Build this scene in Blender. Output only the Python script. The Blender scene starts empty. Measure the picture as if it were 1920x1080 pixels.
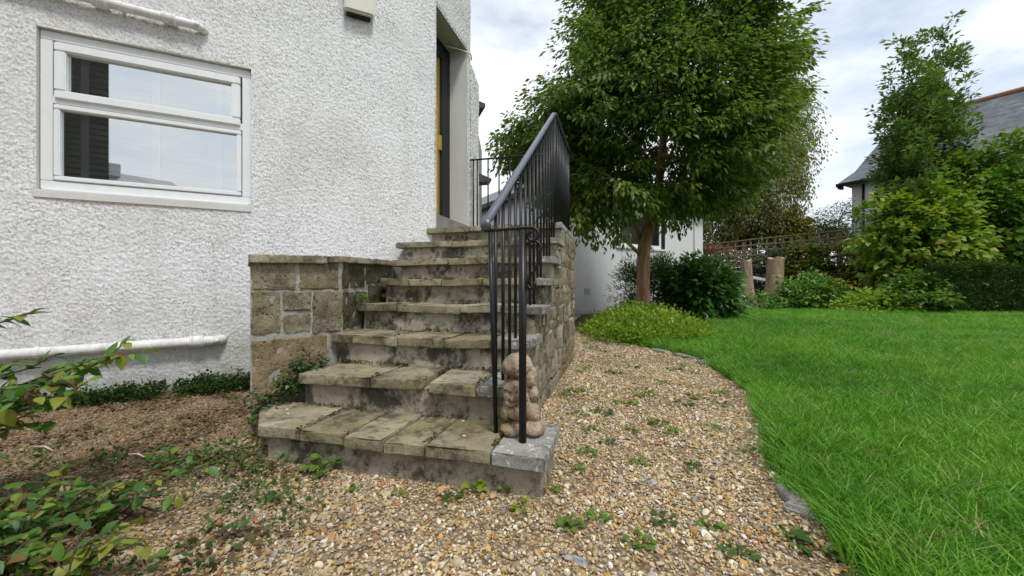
import bpy, bmesh, math, random
import numpy as np
from mathutils import Vector, Matrix, Quaternion, Euler
R = math.radians
SC = bpy.context.scene
COL = SC.collection
rng = np.random.default_rng(11)
random.seed(5)

# ------------------------------------------------------------------ camera, sky, sun, exposure
F, H = 747.0, 0.869                      # focal length in photo pixels, eye height
cd = bpy.data.cameras.new('camera'); cam = bpy.data.objects.new('camera', cd); COL.objects.link(cam)
cam.location = (0, 0, H); cam.rotation_euler = (R(90), 0, 0)
cd.sensor_width = 36; cd.lens = 36 * F / 1920; cd.clip_start = 0.05; cd.clip_end = 3000
SC.camera = cam
SUN_DIR = Vector((0.34, -0.62, 1.25)).normalized()      # towards the sun
w = bpy.data.worlds.new('World'); SC.world = w; w.use_nodes = True
SKY_STRENGTH, CLOUD_STRENGTH, SUN_STRENGTH = 0.15, 0.98, 2.1
SC.view_settings.view_transform = 'Standard'; SC.view_settings.look = 'None'
SC.view_settings.exposure = 0.32; SC.view_settings.gamma = 1.0; SC.view_settings.use_curve_mapping = False
sd = bpy.data.lights.new('sun', 'SUN'); so = bpy.data.objects.new('sun', sd); COL.objects.link(so)
sd.energy = SUN_STRENGTH; sd.angle = R(11); sd.color = (1.0, 0.97, 0.92)
so.rotation_euler = SUN_DIR.to_track_quat('Z', 'Y').to_euler()

def build_world():
    nt = w.node_tree; nt.nodes.clear(); N = nt.nodes.new; L = nt.links.new
    out = N('ShaderNodeOutputWorld')
    sky = N('ShaderNodeTexSky'); sky.sky_type = 'NISHITA'; sky.sun_disc = False
    sky.sun_elevation = math.asin(SUN_DIR.z); sky.sun_rotation = math.atan2(SUN_DIR.x, SUN_DIR.y)
    b1 = N('ShaderNodeBackground'); b1.inputs[1].default_value = SKY_STRENGTH; L(sky.outputs[0], b1.inputs[0])
    tc = N('ShaderNodeTexCoord'); mp = N('ShaderNodeMapping'); mp.inputs['Scale'].default_value = (1, 1, 2.2)
    mp.inputs['Location'].default_value = (0.35, 0.1, 0.55)
    L(tc.outputs['Generated'], mp.inputs['Vector'])
    n1 = N('ShaderNodeTexNoise'); n1.inputs['Scale'].default_value = 2.3; n1.inputs['Detail'].default_value = 7; n1.inputs['Roughness'].default_value = 0.55
    L(mp.outputs[0], n1.inputs['Vector'])
    r1 = N('ShaderNodeValToRGB'); r1.color_ramp.elements[0].position = 0.38; r1.color_ramp.elements[0].color = (0.50, 0.50, 0.50, 1)
    r1.color_ramp.elements[1].position = 0.52; r1.color_ramp.elements[1].color = (1, 1, 1, 1)
    L(n1.outputs[0], r1.inputs[0])
    n2 = N('ShaderNodeTexNoise'); n2.inputs['Scale'].default_value = 1.7; n2.inputs['Detail'].default_value = 5
    L(mp.outputs[0], n2.inputs['Vector'])
    r2 = N('ShaderNodeValToRGB'); e = r2.color_ramp.elements
    e[0].position = 0.33; e[0].color = (0.82, 0.87, 0.925, 1); e[1].position = 0.58; e[1].color = (0.98, 0.99, 1.0, 1)
    L(n2.outputs[0], r2.inputs[0])
    m3 = N('ShaderNodeMapping'); m3.inputs['Scale'].default_value = (1, 1, 4.5); L(tc.outputs['Generated'], m3.inputs['Vector'])
    n3 = N('ShaderNodeTexNoise'); n3.inputs['Scale'].default_value = 3.6; n3.inputs['Detail'].default_value = 7; n3.inputs['Roughness'].default_value = 0.6; L(m3.outputs[0], n3.inputs['Vector'])
    r3 = N('ShaderNodeValToRGB'); r3.color_ramp.elements[0].position = 0.36; r3.color_ramp.elements[0].color = (0.70, 0.78, 0.87, 1); r3.color_ramp.elements[1].position = 0.60; r3.color_ramp.elements[1].color = (1.06, 1.06, 1.06, 1); L(n3.outputs[0], r3.inputs[0])
    mm = N('ShaderNodeMix'); mm.data_type = 'RGBA'; mm.blend_type = 'MULTIPLY'; mm.inputs[0].default_value = 0.4; L(r2.outputs[0], mm.inputs[6]); L(r3.outputs[0], mm.inputs[7])
    b2 = N('ShaderNodeBackground'); b2.inputs[1].default_value = CLOUD_STRENGTH; L(mm.outputs[2], b2.inputs[0])
    mx = N('ShaderNodeMixShader'); L(r1.outputs[0], mx.inputs[0]); L(b1.outputs[0], mx.inputs[1]); L(b2.outputs[0], mx.inputs[2])
    L(mx.outputs[0], out.inputs[0])
build_world()

# ------------------------------------------------------------------ helpers: noise, objects, frames
def _h(i, j, k, s):
    n = (i * 374761393 + j * 668265263 + k * 2147483647 + s * 1274126177) & 0xffffffff
    n = ((n ^ (n >> 13)) * 1274126177) & 0xffffffff
    n = ((n ^ (n >> 16)) * 2246822519) & 0xffffffff
    return ((n ^ (n >> 15)) & 0xffff) / 65535.0
def vn(p, s=0):
    p = np.asarray(p, float); i = np.floor(p).astype(np.int64); f = p - i; f = f * f * (3 - 2 * f); r = 0
    for a in (0, 1):
        for b in (0, 1):
            for c in (0, 1):
                wgt = (f[:, 0] if a else 1 - f[:, 0]) * (f[:, 1] if b else 1 - f[:, 1]) * (f[:, 2] if c else 1 - f[:, 2])
                r = r + wgt * _h(i[:, 0] + a, i[:, 1] + b, i[:, 2] + c, s)
    return r
def fbm(p, o=3, s=0):
    p = np.asarray(p, float); r = 0; a = .5; t = 0
    for q in range(o):
        r = r + a * vn(p * 2 ** q + 17.3 * q, s + q); t += a; a *= .5
    return r / t

def tag(o, label=None, cat=None, group=None, kind=None):
    if label: o['label'] = label
    if cat: o['category'] = cat
    if group: o['group'] = group
    if kind: o['kind'] = kind
    return o
def thing(name, label, cat, loc=(0, 0, 0), group=None, rz=0):
    o = bpy.data.objects.new(name, None); COL.objects.link(o); o.location = loc; o.rotation_euler = (0, 0, rz)
    o.empty_display_size = .1
    return tag(o, label, cat, group)
def npmesh(name, V, Fq, smooth=False):
    me = bpy.data.meshes.new(name); V = np.asarray(V, np.float32)
    if isinstance(Fq, np.ndarray) and Fq.ndim == 2:
        n, k = Fq.shape
        me.vertices.add(len(V)); me.vertices.foreach_set('co', V.ravel())
        me.loops.add(n * k); me.loops.foreach_set('vertex_index', Fq.ravel().astype(np.int32))
        me.polygons.add(n); me.polygons.foreach_set('loop_start', np.arange(0, n * k, k, dtype=np.int32))
        me.update(calc_edges=True)
    else:
        me.from_pydata([tuple(v) for v in V], [], [tuple(f) for f in Fq]); me.update()
    if smooth: me.polygons.foreach_set('use_smooth', np.ones(len(me.polygons), bool))
    return me
def link(name, me, mat=None, parent=None, label=None, kind=None):
    o = bpy.data.objects.new(name, me); COL.objects.link(o)
    if mat is not None and not me.materials: me.materials.append(mat)
    if parent is not None:
        o.parent = parent
        q = parent; inv = Matrix.Identity(4)
        while q is not None:
            inv = inv @ Matrix.Identity(4) if q.parent else (q.matrix_basis.inverted()); q = q.parent
        o.matrix_parent_inverse = inv if parent.parent is None else Matrix.Identity(4)
    if label: o['label'] = label
    if kind: o['kind'] = kind
    return o
class MB:
    def __init__(s): s.v = []; s.f = []
    def add(s, V, Fs):
        b = len(s.v); s.v += [tuple(map(float, p)) for p in V]; s.f += [tuple(i + b for i in f) for f in Fs]; return s
    def box(s, lo, hi, fn=None):
        V = [(x, y, z) for x in (lo[0], hi[0]) for y in (lo[1], hi[1]) for z in (lo[2], hi[2])]
        if fn: V = [fn(*p) for p in V]
        return s.add(V, [(0, 1, 3, 2), (4, 6, 7, 5), (0, 4, 5, 1), (2, 3, 7, 6), (0, 2, 6, 4), (1, 5, 7, 3)])
    def prism(s, poly, z0, z1):
        n = len(poly); z0 = [z0] * n if np.isscalar(z0) else z0; z1 = [z1] * n if np.isscalar(z1) else z1
        V = [(p[0], p[1], z0[i]) for i, p in enumerate(poly)] + [(p[0], p[1], z1[i]) for i, p in enumerate(poly)]
        return s.add(V, [tuple(range(n))[::-1], tuple(range(n, 2 * n))] + [(i, (i + 1) % n, n + (i + 1) % n, n + i) for i in range(n)])
    def tube(s, pts, rad, n=8, cap=True):
        pts = [Vector(p) for p in pts]; rad = [rad] * len(pts) if np.isscalar(rad) else rad
        rings = []; ref = None
        for i, p in enumerate(pts):
            t = ((pts[min(i + 1, len(pts) - 1)] - pts[max(i - 1, 0)])).normalized()
            if ref is None: ref = t.orthogonal().normalized()
            ref = (ref - t * ref.dot(t)).normalized(); b = t.cross(ref)
            rings.append([p + (ref * math.cos(2 * math.pi * k / n) + b * math.sin(2 * math.pi * k / n)) * rad[i] for k in range(n)])
        V = [q for r_ in rings for q in r_]; Fs = []
        for i in range(len(pts) - 1):
            for k in range(n):
                Fs.append((i * n + k, i * n + (k + 1) % n, (i + 1) * n + (k + 1) % n, (i + 1) * n + k))
        if cap: Fs += [tuple(range(n))[::-1], tuple((len(pts) - 1) * n + k for k in range(n))]
        return s.add(V, Fs)
    def build(s, name, mat, parent=None, smooth=False, label=None, kind=None, bevel=0, fix=True):
        me = npmesh(name, s.v, s.f, smooth)
        if fix or bevel:
            bm = bmesh.new(); bm.from_mesh(me)
            if bevel: bmesh.ops.bevel(bm, geom=bm.edges[:], offset=bevel, segments=2, affect='EDGES', clamp_overlap=True)
            bmesh.ops.recalc_face_normals(bm, faces=bm.faces[:]); bm.to_mesh(me); bm.free()
        return link(name, me, mat, parent, label, kind)

TH = R(15.0); CS, SN = math.cos(TH), math.sin(TH)
def st(u, s, z=0.0): return (u * CS + s * SN, -u * SN + s * CS, z)      # stair frame: u right, s depth
CA = np.array([-0.838, 4.32]); LA = np.array([-0.898, -0.440]); NA = np.array([0.440, -0.898])
def wa(a, z, o=0.0): p = CA + LA * a + NA * o; return (p[0], p[1], z)    # house wall frame: a left of the corner, o outwards
DB = np.array([math.sin(R(16.4)), math.cos(R(16.4))]); NB = np.array([DB[1], -DB[0]])
def wb(b, z, o=0.0): p = CA + DB * b + NB * o; return (p[0], p[1], z)    # door wall frame
def wa_hit(x, y, o=0.0):
    k = (x - 960) / F; c = CA + NA * o
    a = (c[0] - k * c[1]) / (-LA[0] + k * LA[1]); Y = c[1] + LA[1] * a
    return a, H + (540 - y) / F * Y
def gnd(x, y, z=0.0): Y = (H - z) * F / (y - 540.0); return ((x - 960) / F * Y, Y)
def at(x, y, Y): return ((x - 960) / F * Y, Y, H + (540 - y) / F * Y)

# ------------------------------------------------------------------ materials
class NT:
    def __init__(s, name):
        s.m = bpy.data.materials.new(name); s.m.use_nodes = True; s.t = s.m.node_tree; s.t.nodes.clear()
        s.out = s.t.nodes.new('ShaderNodeOutputMaterial')
    def n(s, typ, ins=None, **props):
        nd = s.t.nodes.new('ShaderNode' + typ)
        for k, v in props.items(): setattr(nd, k, v)
        for k, v in (ins or {}).items(): s.set(nd.inputs[k], v)
        return nd
    def set(s, sock, v):
        if isinstance(v, bpy.types.NodeSocket): s.t.links.new(v, sock)
        elif isinstance(v, (tuple, list)) and sock.type == 'RGBA': sock.default_value = (*v[:3], 1)
        else: sock.default_value = v
    def pos(s): return s.n('NewGeometry').outputs['Position']
    def noise(s, vec, scale, detail=4, rough=.6, dist=0.0): return s.n('TexNoise', {'Vector': vec, 'Scale': scale, 'Detail': detail, 'Roughness': rough, 'Distortion': dist}).outputs[0]
    def ramp(s, fac, stops, interp='LINEAR'):
        nd = s.n('ValToRGB', {0: fac}); cr = nd.color_ramp; cr.interpolation = interp
        while len(cr.elements) < len(stops): cr.elements.new(.5)
        for e, (p, c) in zip(cr.elements, stops): e.position = p; e.color = (*c, 1) if len(c) == 3 else c
        return nd.outputs[0]
    def fr(s, fac, a, b): return s.n('MapRange', {'Value': fac, 'From Min': a, 'From Max': b}, clamp=True).outputs[0]
    def mix(s, fac, a, b, mode='MIX'):
        nd = s.n('Mix', data_type='RGBA', blend_type=mode); s.set(nd.inputs[0], fac); s.set(nd.inputs[6], a); s.set(nd.inputs[7], b); return nd.outputs[2]
    def math(s, op, a, b=0.0): return s.n('Math', {0: a, 1: b}, operation=op).outputs[0]
    def bump(s, h, strength=.5, dist=.01, nrm=None):
        i = {'Height': h, 'Strength': strength, 'Distance': dist}
        if nrm is not None: i['Normal'] = nrm
        return s.n('Bump', i).outputs[0]
    def surf(s, col, rough=.8, nrm=None, spec=.3, **kw):
        i = {'Base Color': col, 'Roughness': rough, 'Specular IOR Level': spec}
        if nrm is not None: i['Normal'] = nrm
        i.update(kw); b = s.n('BsdfPrincipled', i); s.t.links.new(b.outputs[0], s.out.inputs[0]); return s.m
    def attr(s, name): return s.n('Attribute', attribute_name=name).outputs['Fac']
    def rnd(s): return s.n('ObjectInfo').outputs['Random']
    def sep(s, v): return s.n('SeparateXYZ', {0: v}).outputs

def plain(name, col, rough=.6, spec=.4, var=.12, scale=30, **kw):
    t = NT(name); p = t.pos(); n = t.noise(p, scale, 4)
    c = t.mix(n, [x * (1 - var) for x in col], [min(1, x * (1 + var)) for x in col])
    return t.surf(c, rough, t.bump(n, .12, .003), spec, **kw)

def m_roughcast(name, base, dirt_and_shade, dash=True, streak=1.0):
    t = NT(name); p = t.pos()
    big = t.noise(p, 1.1, 5, .6); med = t.noise(p, 5, 5, .65); wob = t.n('VectorMath', {0: p, 1: t.n('VectorMath', {0: t.n('TexNoise', {'Vector': p, 'Scale': 40.0, 'Detail': 3.0}).outputs[1], 'Scale': .018}, operation='SCALE').outputs[0]}, operation='ADD').outputs[0]
    vo = t.n('TexVoronoi', {'Vector': wob, 'Scale': 74.0, 'Randomness': 1.0}).outputs[0]; fine = t.noise(p, 120, 3, .6)
    c = t.mix(t.fr(med, .25, .8), [x * .9 for x in base], base)
    if dash: c = t.mix(t.math('MULTIPLY', t.math('MULTIPLY', t.fr(vo, .44, .74), t.fr(t.noise(p, 5, 5, .7), .18, .65)), .60), c, [x * .5 for x in dirt_and_shade])  # recess shade painted into the gaps between dash pebbles
    st_ = t.n('Mapping', {'Vector': p, 'Scale': (5, 5, .5)}).outputs[0]
    run = t.noise(st_, 1.3, 5, .6)
    c = t.mix(t.math('MULTIPLY', t.fr(run, .50, .76), .24 * streak), c, dirt_and_shade)
    c = t.mix(t.math('MULTIPLY', t.fr(big, .46, .72), .30 * streak), c, [dirt_and_shade[0], dirt_and_shade[1] * .95, dirt_and_shade[2] * .86])
    z = t.sep(p)[2]                                   # splash-back grime just above the ground
    zz = t.math('ADD', z, t.math('MULTIPLY', t.math('SUBTRACT', t.noise(p, 3.5, 5, .7), .5), 1.1))
    low = t.ramp(zz, [(.0, (1, 1, 1)), (.22, (.45, .45, .45)), (.75, (0, 0, 0))])
    c = t.mix(t.math('MULTIPLY', low, .62), c, [dirt_and_shade[0] * .62, dirt_and_shade[1] * .66, dirt_and_shade[2] * .56])
    b = t.bump(vo, -.8 if dash else -.15, .014, t.bump(fine, .4, .005))
    return t.surf(c, .92, b, .15)
WHITE = (.80, .808, .82); DIRT_AND_SHADE = (.36, .352, .33)

def m_stone(name, cols, stain=(.05, .046, .036), moss=None, stain_amt=.6, bump=.6, sc=1.0, lichen=.0, pits=0.0, stain_t=0.0):
    t = NT(name); p = t.pos(); r = t.rnd()
    pv = t.n('VectorMath', {0: p, 1: t.n('CombineXYZ', {0: r, 1: t.math('MULTIPLY', r, 7.0), 2: r}).outputs[0]}, operation='ADD').outputs[0]
    big = t.noise(pv, 5 * sc, 6, .65, .4); med = t.noise(pv, 22 * sc, 6, .7); fine = t.noise(p, 130 * sc, 4, .7)
    c = t.ramp(t.math('ADD', t.math('MULTIPLY', big, .75), t.math('MULTIPLY', r, .25)), [(.3, cols[0]), (.5, cols[1]), (.68, cols[2])])
    c = t.mix(t.math('MULTIPLY', t.fr(fine, .5, .3), .5), c, [x * .4 for x in cols[1]])
    if moss: c = t.mix(t.math('MULTIPLY', t.fr(t.noise(p, 3.2 * sc, 6, .7), .5, .66), .7), c, moss)
    sn = t.noise(t.n('Mapping', {'Vector': p, 'Scale': (1, 1, .75)}).outputs[0] if name == 'riser_concrete' else p, 4.3 * sc, 8, .75, .3)
    c = t.mix(t.math('MULTIPLY', t.fr(t.math('ADD', t.math('MULTIPLY', sn, .7), t.math('MULTIPLY', med, .3)), .49 + stain_t, .58 + stain_t), stain_amt), c, stain)
    if lichen: c = t.mix(t.math('MULTIPLY', t.fr(t.noise(p, 34, 5, .6, .5), .58, .64), lichen), c, (.62, .62, .58))
    hgt = med
    if pits:
        pn = t.noise(p, 46 * sc, 3, .5, 1.2); pm = t.fr(t.noise(p, 6 * sc, 3), .42, .6); pk = t.math('MULTIPLY', t.fr(pn, .40, .31), pm)
        c = t.mix(t.math('MULTIPLY', pk, pits), c, [x * .16 for x in cols[0]]); hgt = t.math('SUBTRACT', med, t.math('MULTIPLY', pk, .8))
    if name == 'carved_sandstone': c = t.mix(t.math('MULTIPLY', t.fr(t.n('NewGeometry').outputs['Pointiness'], .495, .43), .85), c, [x * .3 for x in cols[0]])  # crevice shade painted into the colour by pointiness
    if name == 'carved_sandstone':
        dv = t.n('VectorMath', {0: p, 1: (at(950, 775, 1.90))}, operation='DISTANCE').outputs['Value']
        c = t.mix(t.math('MULTIPLY', t.fr(t.math('ADD', dv, t.math('MULTIPLY', t.noise(p, 50, 4), .05)), .075, .055), .85), c, (.14, .14, .02))
    b = t.bump(fine, min(1, bump * .9), .006, t.bump(hgt, min(1, bump * 1.2), .022))
    return t.surf(c, .93, b, .12)

SLAB = m_stone('sandstone_slab', [(.175, .145, .085), (.29, .25, .165), (.42, .375, .275)], moss=(.22, .205, .075), stain_amt=.75)
SLABG = m_stone('grey_slab', [(.18, .175, .155), (.28, .275, .25), (.38, .37, .34)], stain_amt=.55, lichen=.75)
RISER = m_stone('riser_concrete', [(.26, .225, .165), (.37, .33, .255), (.48, .44, .36)], stain=(.030, .027, .022), stain_amt=.84, stain_t=-.012)
BLOCK = m_stone('ashlar_block', [(.18, .155, .095), (.285, .25, .17), (.385, .35, .265)], moss=(.19, .18, .075), stain_amt=.55, bump=1.0, pits=.85)
BLOCKO = m_stone('orange_ashlar_block', [(.22, .155, .085), (.33, .25, .15), (.41, .33, .225)], moss=(.20, .18, .09), stain_amt=.4, bump=.9, pits=.4)
BLOCKD = m_stone('mossy_ashlar_block', [(.075, .066, .038), (.13, .115, .07), (.20, .18, .125)], moss=(.085, .085, .03), stain_amt=.8, bump=1.0, pits=.9)
RUBBLE = m_stone('rubble_stone', [(.24, .165, .075), (.285, .25, .17), (.36, .33, .25)], moss=(.24, .18, .06), stain_amt=.75, bump=1.0, pits=.9)
MORTAR = m_stone('lime_mortar', [(.30, .29, .25), (.40, .385, .34), (.48, .46, .42)], stain_amt=.5, bump=.8)
MORTARG = m_stone('weathered_mortar', [(.21, .19, .14), (.31, .285, .22), (.38, .355, .285)], moss=(.2, .17, .07), stain_amt=.7, bump=1.0, pits=.8)
PT = True
FIGST = m_stone('carved_sandstone', [(.38, .28, .19), (.50, .39, .29), (.60, .49, .38)], moss=(.16, .15, .05), stain_amt=.55, bump=.7, sc=1.4)
EDGE = m_stone('edging_stone', [(.22, .215, .19), (.32, .31, .28), (.40, .39, .35)], stain_amt=.4)
ROUGH = m_roughcast('white_roughcast', WHITE, DIRT_AND_SHADE)
RENDER = m_roughcast('smooth_white_render', (.66, .655, .635), (.36, .34, .30), False)
def grimy(name, col, rough, spec, grime, amt):
    t = NT(name); p = t.pos(); n = t.n('Mapping', {'Vector': p, 'Scale': (7, 7, 3)}).outputs[0]
    c = t.mix(t.math('MULTIPLY', t.fr(t.noise(n, 2.2, 7, .7), .46, .72), amt), col, grime)
    c = t.mix(t.math('MULTIPLY', t.fr(t.noise(p, 160, 3), .6, .7), amt * .8), c, [x * .5 for x in grime])
    return t.surf(c, rough, t.bump(t.noise(p, 30, 4), .1, .003), spec)
UPVC = grimy('white_upvc', (.76, .78, .79), .32, .5, (.56, .57, .55), .22)
PAINTW = grimy('white_gloss_paint', (.72, .73, .72), .5, .35, (.36, .36, .28), .75)
SOFFIT = plain('dull_olive_paint', (.34, .34, .27), .7, .2, .08)
BLACK = plain('black_gloss_paint', (.007, .007, .009), .38, .35, .3, 60)
BLACKM = plain('black_frame_paint', (.010, .010, .011), .5, .3, .2)
BRASS = plain('brass_strip', (.62, .42, .10), .35, .5, .1, Metallic=.8)
BEIGE = plain('beige_plastic', (.60, .60, .51), .5, .4, .05)
DARKIN = plain('dark_room', (.03, .032, .035), .9, .1)
BLINDM = plain('grey_blind_slat', (.48, .49, .49), .6, .3, .2)
TAPE = plain('white_blind_tape', (.72, .74, .75), .7, .2, .05)
SLATE = None
def m_slate():
    t = NT('roof_slate'); p = t.pos(); z = t.sep(p)[2]
    wv = t.n('TexWave', {'Vector': t.n('CombineXYZ', {2: z}).outputs[0], 'Scale': 2.2, 'Distortion': 1.0, 'Detail': 2.0, 'Detail Scale': 2.0}, wave_type='BANDS', bands_direction='Z').outputs[0] if False else t.noise(t.n('Mapping', {'Vector': p, 'Scale': (.9, .9, 3.2)}).outputs[0], 2.2, 6, .7)
    n = t.noise(p, .9, 5, .65)
    c = t.ramp(n, [(.35, (.085, .095, .105)), (.55, (.135, .15, .16)), (.7, (.20, .22, .235))])
    c = t.mix(t.math('MULTIPLY', t.fr(wv, .47, .58), .65), c, (.05, .058, .068))
    return t.surf(c, .55, t.bump(wv, .5, .03), .4)
SLATE = m_slate()
RIDGE = plain('terracotta_ridge', (.30, .13, .085), .8, .2, .2, 6)
LEAD = plain('dark_lead', (.05, .055, .065), .5, .4, .2, 5)
WOOD = plain('weathered_wood', (.20, .155, .11), .9, .1, .35, 12)
def m_glass():
    t = NT('window_glass'); tr = t.n('BsdfTransparent', {0: (.82, .88, .88)}); gl = t.n('BsdfGlossy', {'Color': (.97, 1.0, 1.0), 'Roughness': .012})
    fr = t.n('Fresnel', {'IOR': 1.5}).outputs[0]
    mx = t.n('MixShader', {0: t.math('ADD', t.math('MULTIPLY', fr, 1.4), .54)}); t.t.links.new(tr.outputs[0], mx.inputs[1]); t.t.links.new(gl.outputs[0], mx.inputs[2])
    t.t.links.new(mx.outputs[0], t.out.inputs[0]); return t.m
GLASS = m_glass()
def m_leaf(name, cols, gloss=.35, trans=.28, rough=.45, src='tone', brown=None):
    t = NT(name); f = t.attr('tone') if src == 'tone' else t.math('ADD', t.math('MULTIPLY', t.rnd(), .55), t.math('MULTIPLY', t.fr(t.noise(t.pos(), 17, 2), .3, .7), .45))
    c = t.ramp(f, [(i / max(1, len(cols) - 1), q) for i, q in enumerate(cols)])
    if brown: c = t.mix(t.fr(t.noise(t.pos(), 60, 3), .62, .75), c, brown)
    b = t.n('BsdfPrincipled', {'Base Color': c, 'Roughness': rough, 'Specular IOR Level': gloss})
    tl = t.n('BsdfTranslucent', {'Color': t.mix(.5, c, t.mix(1.0, c, (1.0, 1.15, .45), 'MULTIPLY'))})
    mx = t.n('MixShader', {0: trans}); t.t.links.new(b.outputs[0], mx.inputs[1]); t.t.links.new(tl.outputs[0], mx.inputs[2])
    t.t.links.new(mx.outputs[0], t.out.inputs[0]); return t.m
def m_bark(name, a, b, c, sc=1.0):
    t = NT(name); p = t.n('Mapping', {'Vector': t.pos(), 'Scale': (9 * sc, 9 * sc, 1.6 * sc)}).outputs[0]
    n = t.noise(p, 1.6, 6, .7, .6); col = t.ramp(n, [(.3, a), (.5, b), (.7, c)])
    return t.surf(col, .85, t.bump(n, .9, .03), .2)
BARK = m_bark('peeling_red_bark', (.16, .08, .045), (.35, .185, .115), (.48, .30, .21))
BARKG = m_bark('grey_brown_bark', (.05, .04, .03), (.11, .09, .065), (.17, .14, .11))
STUMPM = m_bark('stump_bark', (.13, .09, .06), (.25, .18, .125), (.36, .28, .21), .8)
STEM = plain('brown_stem', (.09, .05, .03), .8, .2, .3, 40)
STEMG = plain('green_stem', (.10, .13, .03), .7, .2, .3, 40)

# ------------------------------------------------------------------ rounded, chipped blocks
_grid = {}
def block_grid(L, W_, Hh, r, cell):
    def ax(l):
        m = max(1, int(round((l - 2 * r) / cell))); inner = np.linspace(-l / 2 + r, l / 2 - r, m + 1)
        return np.concatenate([[-l / 2], inner, [l / 2]])
    A = [ax(L), ax(W_), ax(Hh)]; n = [len(a) for a in A]; idx = {}; V = []; Fs = []
    def vid(i, j, k):
        q = (i, j, k)
        if q not in idx: idx[q] = len(V); V.append((A[0][i], A[1][j], A[2][k]))
        return idx[q]
    for d in range(3):
        e, f = [(1, 2), (2, 0), (0, 1)][d]
        for side in (0, n[d] - 1):
            for i in range(n[e] - 1):
                for j in range(n[f] - 1):
                    def mk(a, b): q = [0, 0, 0]; q[d] = side; q[e] = a; q[f] = b; return vid(*q)
                    qd = [mk(i, j), mk(i + 1, j), mk(i + 1, j + 1), mk(i, j + 1)]
                    Fs.append(tuple(qd if side else qd[::-1]))
    return np.array(V), Fs
def rock(L, W_, Hh, r=.012, cell=.05, amp=.004, freq=25, seed=0, edge=0.0):
    V, Fs = block_grid(L, W_, Hh, r, cell); half = np.array([L, W_, Hh]) / 2
    inner = np.clip(V, -(half - r), half - r); d = V - inner; ln = np.linalg.norm(d, axis=1, keepdims=True); dn = d / np.maximum(ln, 1e-9)
    V = inner + dn * r
    off = seed * 3.71
    V = V + dn * ((fbm(V * freq + off, 3, seed) - .5) * 2 * amp)[:, None]
    if edge:
        isedge = (np.abs(dn) > .3).sum(1) >= 2
        V = V - dn * (isedge * np.maximum(0, fbm(V * 14 + off, 2, seed + 9) - .42) * edge)[:, None]
    return V, Fs
def place_block(name, V, Fs, fn, mat, parent, label=None, smooth=False):
    V2 = [fn(*p) for p in V]; m = MB(); m.add(V2, Fs); o = m.build(name, mat, parent, smooth, label)
    if smooth: o.data.set_sharp_from_angle(angle=R(32))
    return o

# ------------------------------------------------------------------ setting: ground, gravel path, lawn
t = NT('bare_soil'); p = t.pos(); n = t.noise(p, 2.0, 7, .7)
SOIL = t.surf(t.ramp(n, [(.3, (.035, .028, .018)), (.55, (.07, .055, .035)), (.75, (.06, .075, .025))]), .95, t.bump(t.noise(p, 40, 5), .8, .02), .1)
g = MB(); g.add([(-1500, -1500, -.03), (1500, -1500, -.03), (1500, 1500, -.03), (-1500, 1500, -.03)], [(0, 1, 2, 3)])
tag(g.build('ground', SOIL), 'bare soil under the garden beds', kind='structure')

EDGE_PX = [(1120, 622), (1159, 639), (1217, 654), (1308, 675), (1356, 704), (1414, 743), (1424, 786), (1448, 849), (1457, 887), (1490, 931), (1544, 984), (1597, 1051)]
EDGEL = [gnd(*q) for q in EDGE_PX] + [(.985, 1.0), (1.06, .70), (1.1, .2), (1.1, -6)]
def in_poly(P, poly):
    P = np.asarray(P); x, y = P[:, 0], P[:, 1]; c = np.zeros(len(P), bool); n = len(poly)
    for i in range(n):
        x1, y1 = poly[i]; x2, y2 = poly[(i + 1) % n]
        hit = ((y1 > y) != (y2 > y)) & (x < (x2 - x1) * (y - y1) / ((y2 - y1) if y2 != y1 else 1e-9) + x1); c ^= hit
    return c
LAWN_POLY = EDGEL + [(14, -6), (30, 6), (30, 13.1), (13.5, 13.3), (12.4, 14.0), (11.0, 16.5), (9.2, 16.8), (6.9, 13.0), (4.6, 9.6), (2.4, 8.6)]
PATH_POLY = EDGEL[::-1] + [(1.3, 9.2), (2.2, 12.6), (.9, 12.8), (.3, 6.5), (-.8, 4.6), tuple(wa(0, 0)[:2]), tuple(wa(6, 0)[:2]), (-7, -6)]
t = NT('gravel_bed'); p = t.pos(); vo = t.n('TexVoronoi', {'Vector': p, 'Scale': 62.0}).outputs
c = t.ramp(t.sep(vo[1])[0], [(0, (.30, .20, .10)), (.3, (.46, .33, .17)), (.55, (.52, .42, .27)), (.8, (.33, .26, .19)), (1, (.58, .5, .38))], 'CONSTANT')
c = t.mix(t.fr(vo[0], .2, .7), c, (.12, .085, .05)); GBED = t.surf(c, .9, t.bump(vo[0], -.9, .012), .2)
g = MB(); g.add([(x, y, 0.0) for x, y in PATH_POLY], [tuple(range(len(PATH_POLY)))]); gp = tag(g.build('gravel_path', GBED), 'path of small tan and grey gravel', kind='structure')
t = NT('lawn_turf'); p = t.pos(); n = t.noise(p, 6, 6, .7)
TURF = t.surf(t.ramp(n, [(.3, (.04, .11, .010)), (.55, (.07, .18, .014)), (.75, (.10, .22, .02))]), .95, t.bump(t.noise(p, 55, 4), .9, .03), .1)
g = MB(); g.add([(x, y, .018) for x, y in LAWN_POLY], [tuple(range(len(LAWN_POLY)))]); tag(g.build('lawn', TURF), 'bright green lawn', kind='structure')

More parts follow.
